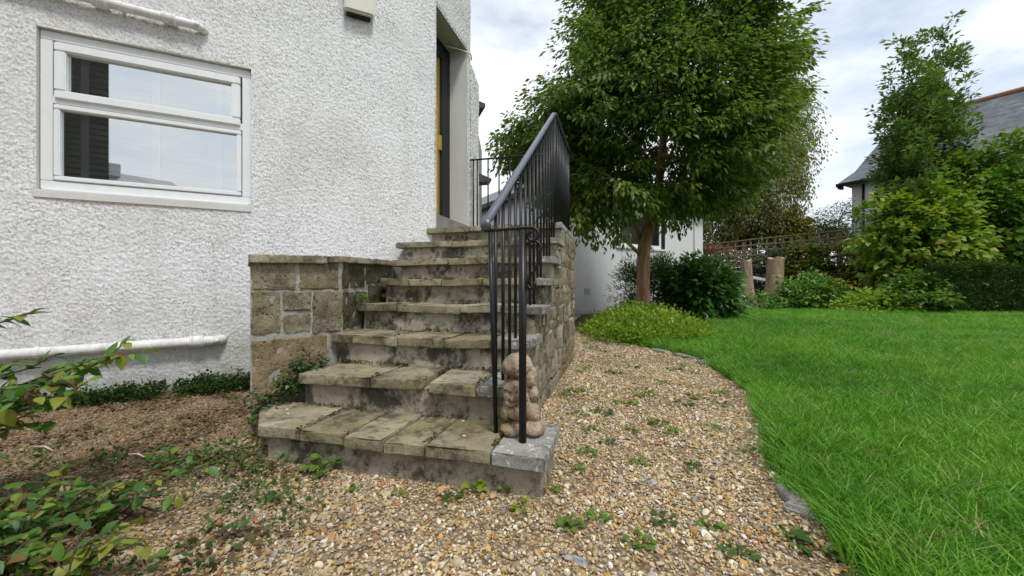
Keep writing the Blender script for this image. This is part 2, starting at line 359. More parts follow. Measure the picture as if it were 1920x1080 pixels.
# ------------------------------------------------------------------ the white house
house = thing('house', 'white roughcast house wall with stone steps up to its door', 'house', wa(0, 0))
def grid_wall(name, xs, zs, fn, holes, mat, parent, amp=.0066, sc=95, seed=3):
    nx, nz = len(xs), len(zs); X, Z = np.meshgrid(xs, zs, indexing='ij'); P = np.stack([X.ravel(), Z.ravel(), np.zeros(nx * nz)], 1)
    d = fbm(P * sc, 2, seed); d2 = vn(P * 2.2 + 5, seed + 4)
    hgt = (np.clip((d - .28) / .5, 0, 1) ** 1.15 - .5) * amp + (d2 - .5) * .012
    edge = np.zeros(nx * nz, bool)
    for (a0, a1, z0, z1) in holes: edge |= (P[:, 0] >= a0 - 1e-6) & (P[:, 0] <= a1 + 1e-6) & (P[:, 1] >= z0 - 1e-6) & (P[:, 1] <= z1 + 1e-6)
    hgt = np.where(edge, 0.0, hgt)
    V = np.array([fn(x, z, h) for x, z, h in zip(P[:, 0], P[:, 1], hgt)])
    I, J = np.meshgrid(np.arange(nx - 1), np.arange(nz - 1), indexing='ij'); I = I.ravel(); J = J.ravel()
    keep = np.ones(len(I), bool); cx = (xs[I] + xs[I + 1]) / 2; cz = (zs[J] + zs[J + 1]) / 2
    for (a0, a1, z0, z1) in holes: keep &= ~((cx > a0) & (cx < a1) & (cz > z0) & (cz < z1))
    I, J = I[keep], J[keep]
    Fq = np.stack([I * nz + J, I * nz + J + 1, (I + 1) * nz + J + 1, (I + 1) * nz + J], 1)
    return link(name, npmesh(name, V, Fq, True), mat, parent)
def lin(breaks, step):
    out = [breaks[0]]
    for a, b in zip(breaks, breaks[1:]):
        m = max(1, int(round((b - a) / step))); out += list(np.linspace(a, b, m + 1)[1:])
    return np.array(out)
WA0, WA1, WZ0, WZ1 = 1.678, 3.035, 1.545, 2.838
grid_wall('wall', lin([0, WA0, WA1, 3.6], .0083), lin([-.06, WZ0, WZ1, 4.15], .0083), wa, [(WA0, WA1, WZ0, WZ1)], ROUGH, house)
m = MB()
m.add([wa(3.6, -.1), wa(7, -.1), wa(7, 6.8), wa(3.6, 6.8)], [(0, 1, 2, 3)]); m.add([wa(0, 4.15), wa(3.6, 4.15), wa(3.6, 6.8), wa(0, 6.8)], [(0, 1, 2, 3)])
m.build('wall', ROUGH, house)
DZ0, DZ1, DB0, DB1 = 1.68, 3.964, .035, .903
grid_wall('wall', lin([0, DB0, DB1, 1.012], .011), lin([1.2, DZ0, DZ1, 4.6], .011), wb, [(DB0, DB1, -1, DZ1)], ROUGH, house, amp=.008, seed=8)
m = MB(); m.add([wb(0, 4.6), wb(1.012, 4.6), wb(1.012, 6.8), wb(0, 6.8)], [(0, 1, 2, 3)])
m.add([wb(1.012, 1.2), wb(1.012, 1.2, -4), wb(1.012, 6.8, -4), wb(1.012, 6.8)], [(0, 1, 2, 3)]); m.build('wall', ROUGH, house)
# flanking pier beyond the door, its top weathered to a slope
xs = lin([1.0, 1.31], .011); zs = lin([1.2, 3.84], .011)
def pier(b, z, h):
    top = 3.84 - max(0, (b - 1.06)) * .62; z2 = 1.2 + (z - 1.2) * (top - 1.2) / 2.64; return wb(b, z2, h + .004)
grid_wall('pier', xs, zs, pier, [], ROUGH, house, amp=.010, seed=21)
m = MB(); m.box((1.0, -.35, 1.2), (1.31, -.004, 3.68), lambda b, o, z: wb(b, z, o)); m.build('pier', ROUGH, house)
# door recess: reveals, head, frame, leaf
m = MB(); dp = .25
m.add([wb(DB1, DZ0 - .2), wb(DB1, DZ1), wb(DB1, DZ1, -dp), wb(DB1, DZ0 - .2, -dp)], [(0, 1, 2, 3)])
m.add([wb(DB0, DZ0 - .2), wb(DB0, DZ1), wb(DB0, DZ1, -dp), wb(DB0, DZ0 - .2, -dp)], [(0, 1, 2, 3)]); m.build('reveal', RENDER, house)
m = MB(); m.box((DB0, -dp, DZ1), (DB1, -.002, DZ1 + .05), lambda b, o, z: wb(b, z, o)); m.build('door_head', SOFFIT, house)
door = link('door', None) if False else None
m = MB(); fb = lambda b, o, z: wb(b, z, o)
m.box((DB0, -dp - .10, DZ0), (.60, -dp - .05, DZ1 - .2), fb); door = m.build('door', PAINTW, house, label='white door leaf with a brass edge')
m = MB(); m.box((.60, -dp - .10, DZ0), (.665, -dp - .02, DZ1 - .2), fb); m.build('edge_strip', BRASS, door)
hl = MB(); hl.box((.61, -dp - .02, 2.60), (.65, -dp + .012, 2.78), fb); hl.build('handle', BRASS, door)
m = MB(); m.box((.668, -dp - .10, DZ0), (DB1 - .002, -dp + .004, DZ1), fb); m.box((DB0, -dp - .10, DZ1 - .2), (.668, -dp + .004, DZ1), fb); m.build('door_frame', BLACKM, house)
m = MB(); m.box((DB0, -dp - .12, 1.50), (DB1 + .1, .006, DZ0), fb); m.build('threshold', m_stone('grey_threshold', [(.19, .185, .165), (.24, .235, .21), (.29, .28, .255)], stain_amt=.2, bump=.3), house)
m = MB(); m.tube([wb(.69, 3.93, -.2), wb(.80, 3.925, -.06), wb(.90, 3.93, .012), wb(.96, 3.945, .02), wb(1.0, 3.94, .016), wb(1.03, 3.90, .01)], .009, 6); m.build('cable', PAINTW, house, True)
# rear wing, seen only as two eaves past the pier
m = MB(); m.prism([(-.70, 6.3), (-.72, 9.5), (-3.4, 9.5), (-3.4, 6.3)], 1.0, 4.15); m.build('rear_wall', RENDER, house)
m = MB(); m.prism([(-.468, 7.0), (-.60, 7.3), (-2.4, 7.3), (-2.4, 6.9), (-.62, 6.9)], [4.05, 4.0, 4.0, 4.0, 3.97], [4.11, 4.13, 4.15, 4.15, 4.13]); m.build('eaves', LEAD, house)
m = MB(); m.prism([(-.355, 6.9), (-.42, 7.2), (-2.0, 7.2), (-2.0, 6.7), (-.62, 6.7)], [2.73, 2.73, 2.62, 2.62, 2.64], [2.765, 2.765, 2.86, 2.86, 2.83]); m.build('eaves', LEAD, house)
# body of the house behind the two faces
m = MB(); ins = [wa(0, 0, -.5), wa(7, 0, -.5), (-9, 8), (-3.4, 9), wb(1.0, 0, -.5)]
m.prism([q[:2] for q in ins], 1.0 - 1.0, 6.75); m.build('inner_wall', DARKIN, house)

# window
win = MB(); fw = lambda a, o, z: wa(a, z, o); RO = -.036
def ring(m, a0, a1, z0, z1, wd, o0, o1):
    m.box((a0, o0, z0), (a1, o1, z0 + wd), fw); m.box((a0, o0, z1 - wd), (a1, o1, z1), fw)
    m.box((a0, o0, z0 + wd), (a0 + wd, o1, z1 - wd), fw); m.box((a1 - wd, o0, z0 + wd), (a1, o1, z1 - wd), fw)
ring(win, WA0 + .004, WA1 - .004, 1.622, WZ1 - .004, .068, -.14, RO)
wt = 2.315
win.box((WA0 + .072, -.14, wt - .03), (WA1 - .072, RO, wt + .03), fw)
W = win.build('window', UPVC, house, bevel=.004)
U0, U1 = wa_hit(428.2, 206, RO), wa_hit(124.8, 112, RO); Lo0, Lo1 = wa_hit(440.5, 361.6, RO), wa_hit(108, 191, RO)
m = MB(); ring(m, WA0 + .085, WA1 - .085, wt + .005, WZ1 - .085, .066, -.12, RO + .022); m.build('top_sash', UPVC, W, bevel=.008)
UA0, UA1, UZ0, UZ1 = WA0 + .151, WA1 - .151, wt + .071, WZ1 - .151
m = MB(); ring(m, WA0 + .078, WA1 - .078, 1.695, wt - .036, .036, -.12, RO + .010); m.build('glazing_bead', UPVC, W, bevel=.006)
LA0, LA1, LZ0, LZ1 = WA0 + .114, WA1 - .114, 1.731, wt - .072
for (a0, a1, z0, z1) in ((UA0, UA1, UZ0, UZ1), (LA0, LA1, LZ0, LZ1)):
    m = MB(); m.add([wa(a0 - .01, z0 - .01, -.058), wa(a1 + .01, z0 - .01, -.058), wa(a1 + .01, z1 + .01, -.058), wa(a0 - .01, z1 + .01, -.058)], [(0, 1, 2, 3)]); m.build('pane', GLASS, W)
m = MB(); m.box((WA0 - .01, -.14, WZ0), (WA1 + .02, .010, WZ0 + .068), fw); m.build('window_sill', RENDER, house, bevel=.008)
m = MB(); m.box((WA0 + .02, -.13, WZ0 + .068), (WA1 - .02, -.012, 1.622), fw); m.build('sill_bead', UPVC, house, bevel=.004)
m = MB(); g4 = [(WA0, WZ0), (WA1, WZ0), (WA1, WZ1), (WA0, WZ1)]
for i in range(4):
    a, b = g4[i], g4[(i + 1) % 4]
    m.add([wa(*a), wa(*b), wa(b[0], b[1], -.16), wa(a[0], a[1], -.16)], [(0, 1, 2, 3)])
m.build('window_reveal', RENDER, house)
m = MB(); m.box((WA0 - .35, -1.2, 1.0), (WA1 + .35, -.165, 3.1), fw)
room = m.build('room', DARKIN, house)
bm = bmesh.new(); bm.from_mesh(room.data); ff = [f for f in bm.faces if abs(f.normal.x * NA[0] + f.normal.y * NA[1]) > .9 and (Vector((*CA, 0)) - f.calc_center_median()).to_2d().dot(Vector(NA)) < .4]
bmesh.ops.delete(bm, geom=ff, context='FACES_ONLY'); bm.to_mesh(room.data); bm.free()
bl = thing('window_blind', 'grey slatted blind hanging behind the window glass', 'blind', wa(2.35, 2.8, -.19))
z = 1.70
while z < 2.78:
    m = MB(); m.add([wa(WA0 + .08, z, -.20), wa(WA1 - .08, z, -.20), wa(WA1 - .08, z + .030, -.185), wa(WA0 + .08, z + .030, -.185)], [(0, 1, 2, 3)]); m.build('slat', BLINDM, bl); z += .048
for xx in (160, 293, 410):
    a, _ = wa_hit(xx, 300, -.13)
    m = MB(); m.box((a - .024, -.128, 1.68), (a + .024, -.124, 2.79), fw); m.build('tape', TAPE, bl)

# waste pipes and meter box on the wall
def pipe(pts, rad, collars, label):
    P0 = Vector(pts[0]); P1 = Vector(pts[1]); d = (P1 - P0).normalized(); nn = Vector((*NA, 0))
    m = MB(); end = P1 + d * .03
    m.tube([P0, P1, P1 + d * .03 - nn * .008, P1 + d * .058 - nn * .03, P1 + d * .066 - nn * .075], rad * np.array([1, 1, 1.02, 1.02, 1.0]), 14); o = m.build('pipe', PAINTW, house, True, label)
    for c0 in collars:
        q = P1 - d * c0; m = MB(); rr = rad * 1.28
        m.tube([q - d * .045, q - d * .044, q - d * .032, q - d * .031, q + d * .031, q + d * .032, q + d * .044, q + d * .045], [rr * .92, rr * 1.06, rr * 1.06, rr, rr, rr * 1.06, rr * 1.06, rr * .92], 14); m.build('collar', PAINTW, o, True)
    for c0 in [c_ + .30 for c_ in collars] + [collars[-1] + .95, collars[-1] + 1.6]:
        q = P1 - d * c0; m = MB(); m.tube([q - d * .012, q + d * .012], rad * 1.12, 14); m.box((-.012, -.05, -.016), (.012, -rad * .6, .016), lambda x, y, z, q=q: tuple(q + d * x + nn * y + Vector((0, 0, z)))); m.build('bracket', PAINTW, o)
    m = MB(); e = P1 + d * .035; up = Vector((0, 0, 1)); m.tube([e + nn * (rad * .7), e + nn * (rad * 1.12)], rad * .55, 12); m.build('rodding_cap', PAINTW, o, True)
a0, z0 = wa_hit(-300, 687, .05); a1, z1 = wa_hit(398, 638.5, .05)
pipe([wa(a0, z0, .055), wa(a1, z1, .055)], .040, [.10], 'lower white waste pipe')
a0, z0 = wa_hit(-120, -75, .05); a1, z1 = wa_hit(362, 47, .05)
pipe([wa(a0, z0, .055), wa(a1, z1, .055)], .034, [.155, .58], 'upper white waste pipe above the window')
a0, zb = wa_hit(646, 14, .105); a1, _ = wa_hit(702, 27, .105)
m = MB(); m.box((a1, .02, zb), (a0, .105, zb + .36), fw); bx = m.build('meter_box', BEIGE, house, bevel=.014)
m = MB(); m.box((a1 + .03, .012, zb - .018), (a0 - .02, .06, zb + .02), fw); m.build('gland', BLACKM, bx)

# ------------------------------------------------------------------ staircase
stairs = thing('staircase', 'eight worn stone steps climbing to the house door', 'steps', st(-1.2, 1.62))
S1, TT, Z1, RR = 1.587, .328, .181, .19
def sk(k): return S1 + (k - 1) * TT
def zk(k): return Z1 + (k - 1) * RR
def u_of(px, k):
    r_ = (px - 960) / F; s = sk(k); Y = s / (SN * r_ + CS); return r_ * Y * CS - Y * SN
LEFT = {1: 479, 2: 555, 3: 620, 4: 670, 5: 713, 6: 733, 7: 740, 8: 799}
RIGHT = {1: -.285, 2: -.478, 3: -.493, 4: -.485, 5: -.482, 6: -.50, 7: -.515, 8: -.535}
JOINT = {1: [557, 644, 718, 797, 920], 2: [692, 790, 894], 3: [657, 742, 833, 918], 4: [742, 862, 940], 5: [767, 828, 905, 985], 6: [840, 914, 992], 7: [846, 936, 1010], 8: [880, 960, 1020]}
WALLU = -.53
BACK = 5.08
for k in range(1, 9):
    s0, z1 = sk(k), zk(k); z0 = zk(k - 1) if k > 1 else -.12
    uL = u_of(LEFT[k], k); uR = RIGHT[k]
    if k == 2: uL += .0
    # riser core, from its face right back under the landing
    ul2 = {1: uL + .03, 2: uL + .02, 3: uL + .02, 4: uL + .02, 5: uL + .02, 6: uL + .08, 7: uL + .1, 8: uL + .05}[k]
    V, Fs = rock(abs((-.312 if k == 1 else WALLU - .012) - ul2), 1.0, z1 - .05 - z0 + .02, .008, .045, .006, 16, 100 + k)
    L_ = abs((-.312 if k == 1 else WALLU - .012) - ul2); Hh = z1 - .05 - z0 + .02
    sb = BACK if k > 1 else 1.985
    fn = lambda x, y, z: st(ul2 + (x + L_ / 2), s0 + .042 + (y if y < -.44 else 0) * 0 + (0 if y < -.49 else 0) + (y + .5) * (sb - s0 - .042), z0 + z + Hh / 2 - .01)
    place_block('riser', V, Fs, fn, RISER, stairs, smooth=True)
    # tread slabs
    js = [uL] + [u_of(x, k) for x in JOINT[k]] + [uR]
    sback = sk(k + 1) + .07 if k < 8 else BACK + .04
    for i, (a, b) in enumerate(zip(js, js[1:])):
        last = (i == len(js) - 2) or (k >= 3 and i == len(js) - 2)
        gap = .004 + .004 * random.random(); L_ = b - a - gap; dS = sback - s0; th = .052 + .006 * random.random()
        dz = random.uniform(-.005, .004); ds = random.uniform(-.012, .012); tl = random.uniform(-.006, .006)
        if k == 1 and last: dz, ds, th = .0, -.004, .058; dS = .405
        V, Fs = rock(L_, dS, th, .005, .03, .0032, 26, k * 31 + i, .05)
        skew = 0.0
        def fn(x, y, z, a=a, L_=L_, dS=dS, s0=s0, z1=z1, th=th, dz=dz, ds=ds, tl=tl, i=i, k=k, gap=gap):
            f = (y + dS / 2) / dS; uu = a + gap / 2 + x + L_ / 2
            if k == 1: uu += f * -.40 * max(0, .5 - x / L_) if i == 0 else 0
            if k == 8: uu += f * (-.0 if uu > -.8 else 0)
            if k == 2 and i == 2 and x < -L_ / 2 + .045: uu += (.055 - .05 * f) * (1 - (x + L_ / 2) / .045)
            return st(uu, s0 + y + dS / 2 + ds * (1 - f), z1 - th / 2 + z + dz + tl * x / L_ * 2)
        if k == 7 and i == len(js) - 1: pass
        place_block('slab', V, Fs, fn, SLABG if last else SLAB, stairs, 'grey concrete slab end with white lichen' if last and k == 1 else None, smooth=True)
# landing floor behind the top tread is part of slab 8; rubble side wall
m = MB(); m.box((-1.0, 1.99, -.1), (WALLU - .012, 2.1, .12), lambda u, s, z: st(u, s, z)); m.build('side_core', MORTARG, stairs)
steps_top = lambda s: (zk(int((s - S1) / TT) + 1) if s < sk(8) else zk(8)) - .066
zc = -.06; row = 0; nst = 0
while zc < 1.42:
    hrow = random.choice([.13, .16, .19, .22]); s = 1.955 + random.uniform(0, .03)
    while s < BACK - .05:
        Ls = random.uniform(.14, .40) * (1.25 if zc < .4 else 1.0); s1 = min(s + Ls, BACK)
        if BACK - s1 < .12: s1 = BACK
        zt = min(zc + hrow, steps_top(s + .01), steps_top(s + .05) if s > 2.2 else 9)
        if zt - zc > .045:
            parts = [(zc, zt)]
            if hrow > .18 and random.random() < .4 and zt - zc > .15: mid = zc + (zt - zc) * random.uniform(.4, .6); parts = [(zc, mid), (mid, zt)]
            for (za, zb2) in parts:
                gL, gH = (s1 - s) - random.uniform(.008, .02), (zb2 - za) - random.uniform(.008, .018)
                V, Fs = rock(gL, .12, gH, .010, .035, .016, 12, 500 + nst, .07); nst += 1
                pr = random.uniform(-.016, .004); rt = random.uniform(-.09, .09)
                fn = lambda x, y, z, sc_=(s + s1) / 2, zc_=(za + zb2) / 2, pr=pr, rt=rt: st(WALLU - .06 + pr + y, sc_ + x * math.cos(rt) - z * math.sin(rt), zc_ + z * math.cos(rt) + x * math.sin(rt))
                place_block('stone', V, Fs, fn, RUBBLE, stairs, smooth=True)
        s = s1
    zc += hrow
# far end face of the stair block
m = MB(); m.box((-2.4, BACK - .02, -.1), (WALLU - .03, BACK + .0, zk(8) - .07), lambda u, s, z: st(u, s, z)); m.build('back_wall', MORTAR, stairs)

# left parapet wall of ashlar blocks
PL = np.array([-1.509, 2.30]); PB = np.array([-1.165, 2.72]); PR = np.array([-1.093, 3.63])
pw = thing('stone_wall', 'squared sandstone block wall with a stone coping beside the steps', 'wall', (PL[0], PL[1], 0))
def lhit(x, P, Q):
    k = (x - 960) / F; d = (Q - P) / np.linalg.norm(Q - P); tt = (k * P[1] - P[0]) / (d[0] - k * d[1]); return tt, P[1] + d[1] * tt
def face_block(x0, y0, x1, y1, P, Q, seed, lab=None, amp=.010, mat_=BLOCK):
    d = (Q - P) / np.linalg.norm(Q - P); nn = np.array([d[1], -d[0]])
    t0, Y0 = lhit(x0, P, Q); t1, Y1 = lhit(x1, P, Q); Ym = (Y0 + Y1) / 2; za, zb = H + (540 - y1) / F * Ym, H + (540 - y0) / F * Ym
    V, Fs = rock(t1 - t0, .16, zb - za, .006, .022, amp, 19, seed, .035)
    def fn(x, y, z):
        if x0 < 480: x = x + (.08 - y) * .45 * (.5 - x / (t1 - t0))
        q = P + d * ((t0 + t1) / 2 + x) + nn * (-.08 + y * 1.0); return (q[0], q[1], (za + zb) / 2 + z)
    return place_block('block', V, Fs, fn, mat_, pw, lab, smooth=True)
for i, q in enumerate([(471, 490, 555, 543), (561, 491, 636, 542), (471, 547, 526, 627), (531, 547, 583, 582), (532, 589, 582, 625), (588, 546, 641, 622), (471, 633, 613, 735), (473, 741, 560, 830)]):
    face_block(*q, PL, PB, 700 + i, 'large orange brown base block' if i == 6 else None, .014, BLOCKO if i >= 6 else BLOCK)
for i, q in enumerate([(643, 493, 684, 541), (688, 494, 734, 531), (645, 546, 690, 612), (692, 536, 735, 580), (645, 616, 690, 700)]):
    face_block(*q, PB, PR, 720 + i, 'dark mossy eroded block' if i == 0 else None, .024, BLOCKD)
nF1 = np.array([(PB - PL)[1], -(PB - PL)[0]]); nF1 /= np.linalg.norm(nF1)
nF2 = np.array([(PR - PB)[1], -(PR - PB)[0]]); nF2 /= np.linalg.norm(nF2)
core = [PL - nF1 * .006, PB - (nF1 + nF2) * .004, PR - nF2 * .012, np.array(wa(.30, 0)[:2]), np.array(wa(1.5, 0)[:2])]
m = MB(); m.prism(core, -.1, [1.02, 1.045, 1.08, 1.08, 1.03]); m.build('mortar', MORTAR, pw)
cops = [(PL + (PL - PB) * .045, PL + (PB - PL) * .80, 1.012, 1.062, 1.08), (PL + (PB - PL) * .81, PB + (PR - PB) * .06, 1.035, 1.078, 1.09), (PB + (PR - PB) * .07, PB + (PR - PB) * .52, 1.045, 1.088, 1.10), (PB + (PR - PB) * .53, PR, 1.06, 1.105, 1.115)]
for i, (P, Q, zl, zt, zt2) in enumerate(cops):
    nn = nF1 if i < 2 else nF2; L_ = np.linalg.norm(Q - P); d = (Q - P) / L_
    V, Fs = rock(L_ - .006, .55, zt - zl, .005, .03, .005, 22, 740 + i, .05)
    def fn(x, y, z, P=P, d=d, nn=nn, L_=L_, zl=zl, zt=zt, zt2=zt2, i=i):
        if i == 0: x = x + (.275 - y) * .31 * (.5 - x / L_)
        q = P + d * (x + L_ / 2) + nn * (.035 - .275 + y); return (q[0], q[1], (zl + zt) / 2 + z + (zt2 - zt) * (x / L_ + .5))
    place_block('coping', V, Fs, fn, SLAB, pw, smooth=True)

# ------------------------------------------------------------------ iron railing
rail = thing('railing', 'black painted iron railing with curled foot up the side of the steps', 'railing', st(-.6, 1.8, Z1))
RU = -.605
def rail_z(s): return 1.139 + (s - 1.74) / (3.852 - 1.74) * (2.56 - 1.139)
hp = [(-.585, 1.735, 1.132), (-.588, 1.725, 1.150), (-.592, 1.742, 1.185)] + [(RU, s, rail_z(s) + .012) for s in np.linspace(1.80, 3.83, 12)] + [(RU, 3.86, 2.568), (RU, 3.92, 2.572)] + [(RU, s, 2.572) for s in np.linspace(4.2, 4.96, 4)]
m = MB(); V = []; prof = [(-.024, -.008), (-.024, .002), (-.016, .009), (0, .012), (.016, .009), (.024, .002), (.024, -.008)]
pts = [Vector(st(*q)) for q in hp]; side = Vector(st(1, 0, 0))
for i, q in enumerate(pts):
    tt = (pts[min(i + 1, len(pts) - 1)] - pts[max(0, i - 1)]).normalized(); up = side.cross(tt).normalized()
    if up.z < -.2: up = -up
    V += [q + side * a + up * b for a, b in prof]
n = len(prof); Fs = [(i * n + j, i * n + (j + 1) % n, (i + 1) * n + (j + 1) % n, (i + 1) * n + j) for i in range(len(pts) - 1) for j in range(n)] + [tuple(range(n)), tuple(range((len(pts) - 1) * n, len(pts) * n))]
m.add(V, Fs); m.build('handrail', plain('black_handrail_paint', (.085, .092, .125), .34, .6, .15, 60), rail, True)
def bar(name, p0, p1, r_=.0095, n=8): m = MB(); m.tube([p0, p1], r_, n); return m.build(name, BLACK, rail, True)
def tread_z(s): k = max(1, min(8, int((s - S1) / TT) + 1)); return zk(k)
s = 1.935
while s < 3.84:
    bar('baluster', st(RU, s, tread_z(s) - .01), st(RU, s, rail_z(s))); s += .135
bar('baluster', st(-.56, 1.80, Z1 - .01), st(-.585, 1.78, 1.135), .0105)
s = 3.93
while s < 4.95: bar('baluster', st(RU, s, zk(8) - .01), st(RU, s, 2.565)); s += .115
bar('post', st(-.415, 1.732, Z1 - .01), st(-.415, 1.732, 1.128), .0175, 12)
bar('post', st(RU, 4.965, zk(8) - .01), st(RU, 4.965, 2.565), .015, 10)
bar('post', st(RU, 3.87, zk(8) - .01), st(RU, 3.87, 2.565), .014, 10)
bkl = -1.90
bar('back_rail', st(RU, 4.965, 2.555), st(bkl, 4.965, 2.566), .012)
u = RU - .15
while u > bkl + .06: bar('baluster', st(u, 4.965, zk(8) - .02), st(u, 4.965, 2.555)); u -= .15
bar('baluster', st(bkl + .04, 4.965, zk(8) - .02), st(bkl + .04, 4.965, 2.555))
m = MB(); sp = [(-.592, 1.735, 1.131), (-.50, 1.733, 1.134), (-.415, 1.732, 1.137), (-.375, 1.731, 1.137)]
for a in np.linspace(90, -270, 15): rr = .034 * (1 - (90 - a) / 360 * .55); sp.append((-.372 + rr * math.cos(R(a)), 1.731, 1.137 - .034 + rr * math.sin(R(a))))
m.tube([st(*q) for q in sp], .0075, 7); m.build('scroll', BLACK, rail, True)
m = MB(); sp = []
for a in np.linspace(150, -30, 9): sp.append((-.365 + .033 * math.cos(R(a)), 1.731, 1.045 + .033 * math.sin(R(a))))
sp += [(-.338, 1.731, .99), (-.362, 1.731, .945), (-.385, 1.731, .915), (-.395, 1.731, .885)]
for a in np.linspace(180, 400, 8): sp.append((-.376 + .018 * math.cos(R(a)), 1.731, .885 + .018 * math.sin(R(a))))
m.tube([st(*q) for q in sp], .0075, 7); m.build('scroll', BLACK, rail, True)

# ------------------------------------------------------------------ small carved figure on the bottom corner
fig = tag(bpy.data.objects.new('garden_statue', None), None) if False else None
sx, sy = at(977, 815, 1.93)[:2]; sz = Z1
bm = bmesh.new()
def lump(c, r3, rot=0):
    q = bmesh.ops.create_icosphere(bm, subdivisions=3, radius=1.0)['verts']
    M_ = Matrix.Translation((sx + c[0], sy + c[1], sz + c[2])) @ Matrix.Rotation(rot, 4, 'Y') @ Matrix.Diagonal((*r3, 1))
    bmesh.ops.transform(bm, matrix=M_, verts=q)
pxm = 1.93 / F
for (x, y, dy, rx, ry, rz, ro) in [
    (979, 806, .0, 40, 36, 15, .05), (975, 775, .02, 32, 30, 48, .05), (974, 735, .03, 29, 28, 45, .1), (972, 702, .02, 30, 28, 27, .35), (959, 699, -.015, 19, 24, 19, .6),
    (958, 809, -.055, 20, 26, 11, .15), (1000, 807, -.05, 22, 28, 12, -.15), (951, 778, -.03, 12, 18, 22, .35), (997, 782, -.02, 16, 20, 20, -.4), (966, 780, -.06, 15, 12, 12, .3),
    (962, 743, -.035, 20, 24, 23, 0), (961, 749, -.086, 4.5, 7, 8, 0), (958, 760, -.066, 11, 9, 6, 0), (951, 734, -.070, 8, 7, 3.5, .15), (969, 733, -.070, 8, 7, 3.5, -.15),
    (994, 720, .0, 13, 20, 22, .1), (1000, 748, -.01, 10, 16, 15, 0)]:
    lump(((x - 977) * pxm, dy, (818 - y) * pxm), (rx * pxm, ry * pxm, rz * pxm), ro)
me = bpy.data.meshes.new('garden_statue'); bm.to_mesh(me); bm.free()
fo = link('garden_statue', me, FIGST); md = fo.modifiers.new('r', 'REMESH'); md.mode = 'VOXEL'; md.voxel_size = .004
dg = bpy.context.evaluated_depsgraph_get(); me2 = bpy.data.meshes.new_from_object(fo.evaluated_get(dg)); fo.modifiers.clear(); fo.data = me2
V = np.array([v.co[:] for v in me2.vertices]); Nn = np.array([v.normal[:] for v in me2.vertices])
V += Nn * ((fbm(V * 40, 4, 3) - .5) * .013 + (fbm(V * 130, 2, 5) - .5) * .005)[:, None]
for (x, y, dep, rad) in [(956, 741, .010, .010), (968, 740, .010, .010), (957, 757, .006, .010), (964, 758, .006, .010), (960, 724, .012, .02), (975, 727, .012, .02), (945, 717, .014, .012), (955, 719, .012, .010), (966, 718, .012, .010), (992, 735, .014, .010), (985, 760, .012, .010), (975, 795, .014, .010), (948, 796, .012, .010), (968, 795, .010, .02)]:
    c = np.array([sx + (x - 977) * pxm, sy - .10, sz + (818 - y) * pxm]); dd = np.linalg.norm((V - c)[:, [0, 2]], axis=1)
    V[:, 1] += np.where(V[:, 1] < sy + .0, dep * np.exp(-(dd / rad) ** 2), 0)
me2.vertices.foreach_set('co', V.astype(np.float32).ravel()); me2.polygons.foreach_set('use_smooth', np.ones(len(me2.polygons), bool)); me2.update()
if not me2.materials: me2.materials.append(FIGST)
tag(fo, 'small worn pink sandstone carved figure with a face behind the railing post', 'statue')

# ------------------------------------------------------------------ foliage engine
def unit(v): return v / np.maximum(np.linalg.norm(v, axis=-1, keepdims=True), 1e-9)
def leaf_mesh(name, P, D, Nr, L, Wd, tone, fold=.16):
    D = unit(D); S = unit(np.cross(D, Nr)); Nn = np.cross(S, D); n = len(P); L = np.broadcast_to(L, (n,))[:, None]; Wd = np.broadcast_to(Wd, (n,))[:, None]
    mid = P + D * L * .42 + Nn * Wd * fold; tip = P + D * L - Nn * L * .10
    V = np.stack([P, mid - S * Wd / 2, tip, mid + S * Wd / 2, P + D * L * .45], 1).reshape(-1, 3)
    b = np.arange(n)[:, None] * 5
    Fq = np.concatenate([b + [0, 4, 1], b + [1, 4, 2], b + [0, 3, 4], b + [4, 3, 2]], 1).reshape(-1, 3)
    me = npmesh(name, V, Fq); at_ = me.attributes.new('tone', 'FLOAT', 'FACE'); at_.data.foreach_set('value', np.repeat(np.clip(tone, 0, 1), 4).astype(np.float32)); return me
def sprays(C, O, per, length, L, Wd, droop=.5, spread=.35, tone0=None, vary=.25, flat=.6):
    n = len(C); O = unit(O); T = rng.random((n, per)); Ti = T[..., None]
    J = np.clip(rng.normal(size=(n, per, 3)), -1.5, 1.5); J[..., 2] *= flat
    P = C[:, None] + O[:, None] * Ti * length + J * length * spread * .5; P[..., 2] -= (Ti[..., 0] ** 2) * length * .25 * droop
    D = O[:, None] * .7 + J * .6; D[..., 2] -= droop
    Nr = np.array([0, 0, 1.0]) + rng.normal(size=(n, per, 3)) * .45
    t0 = rng.random(n) if tone0 is None else tone0
    tone = t0[:, None] * .7 + .15 + rng.normal(size=(n, per)) * vary * .5
    LL = L * (.7 + .6 * rng.random((n, per)))
    return P.reshape(-1, 3), D.reshape(-1, 3), Nr.reshape(-1, 3), LL.ravel(), (Wd / L) * LL.ravel(), tone.ravel()
def shell(n, center, rad, inner=.45, lump_=.22, up=0, seed=0, zmin=-9):
    d = unit(rng.normal(size=(n, 3)))
    if up: d[:, 2] = np.abs(d[:, 2]) * up + d[:, 2] * (1 - up); d = unit(d)
    f = (inner ** 3 + (1 - inner ** 3) * rng.random(n)) ** (1 / 3) * (1 + lump_ * 2 * (fbm(d * 2.3 + seed * 5.1, 2, seed) - .5))
    C = np.array(center) + d * np.array(rad) * f[:, None]; k = C[:, 2] > zmin; return C[k], d[k], np.clip(f[k], 0, 1.2)
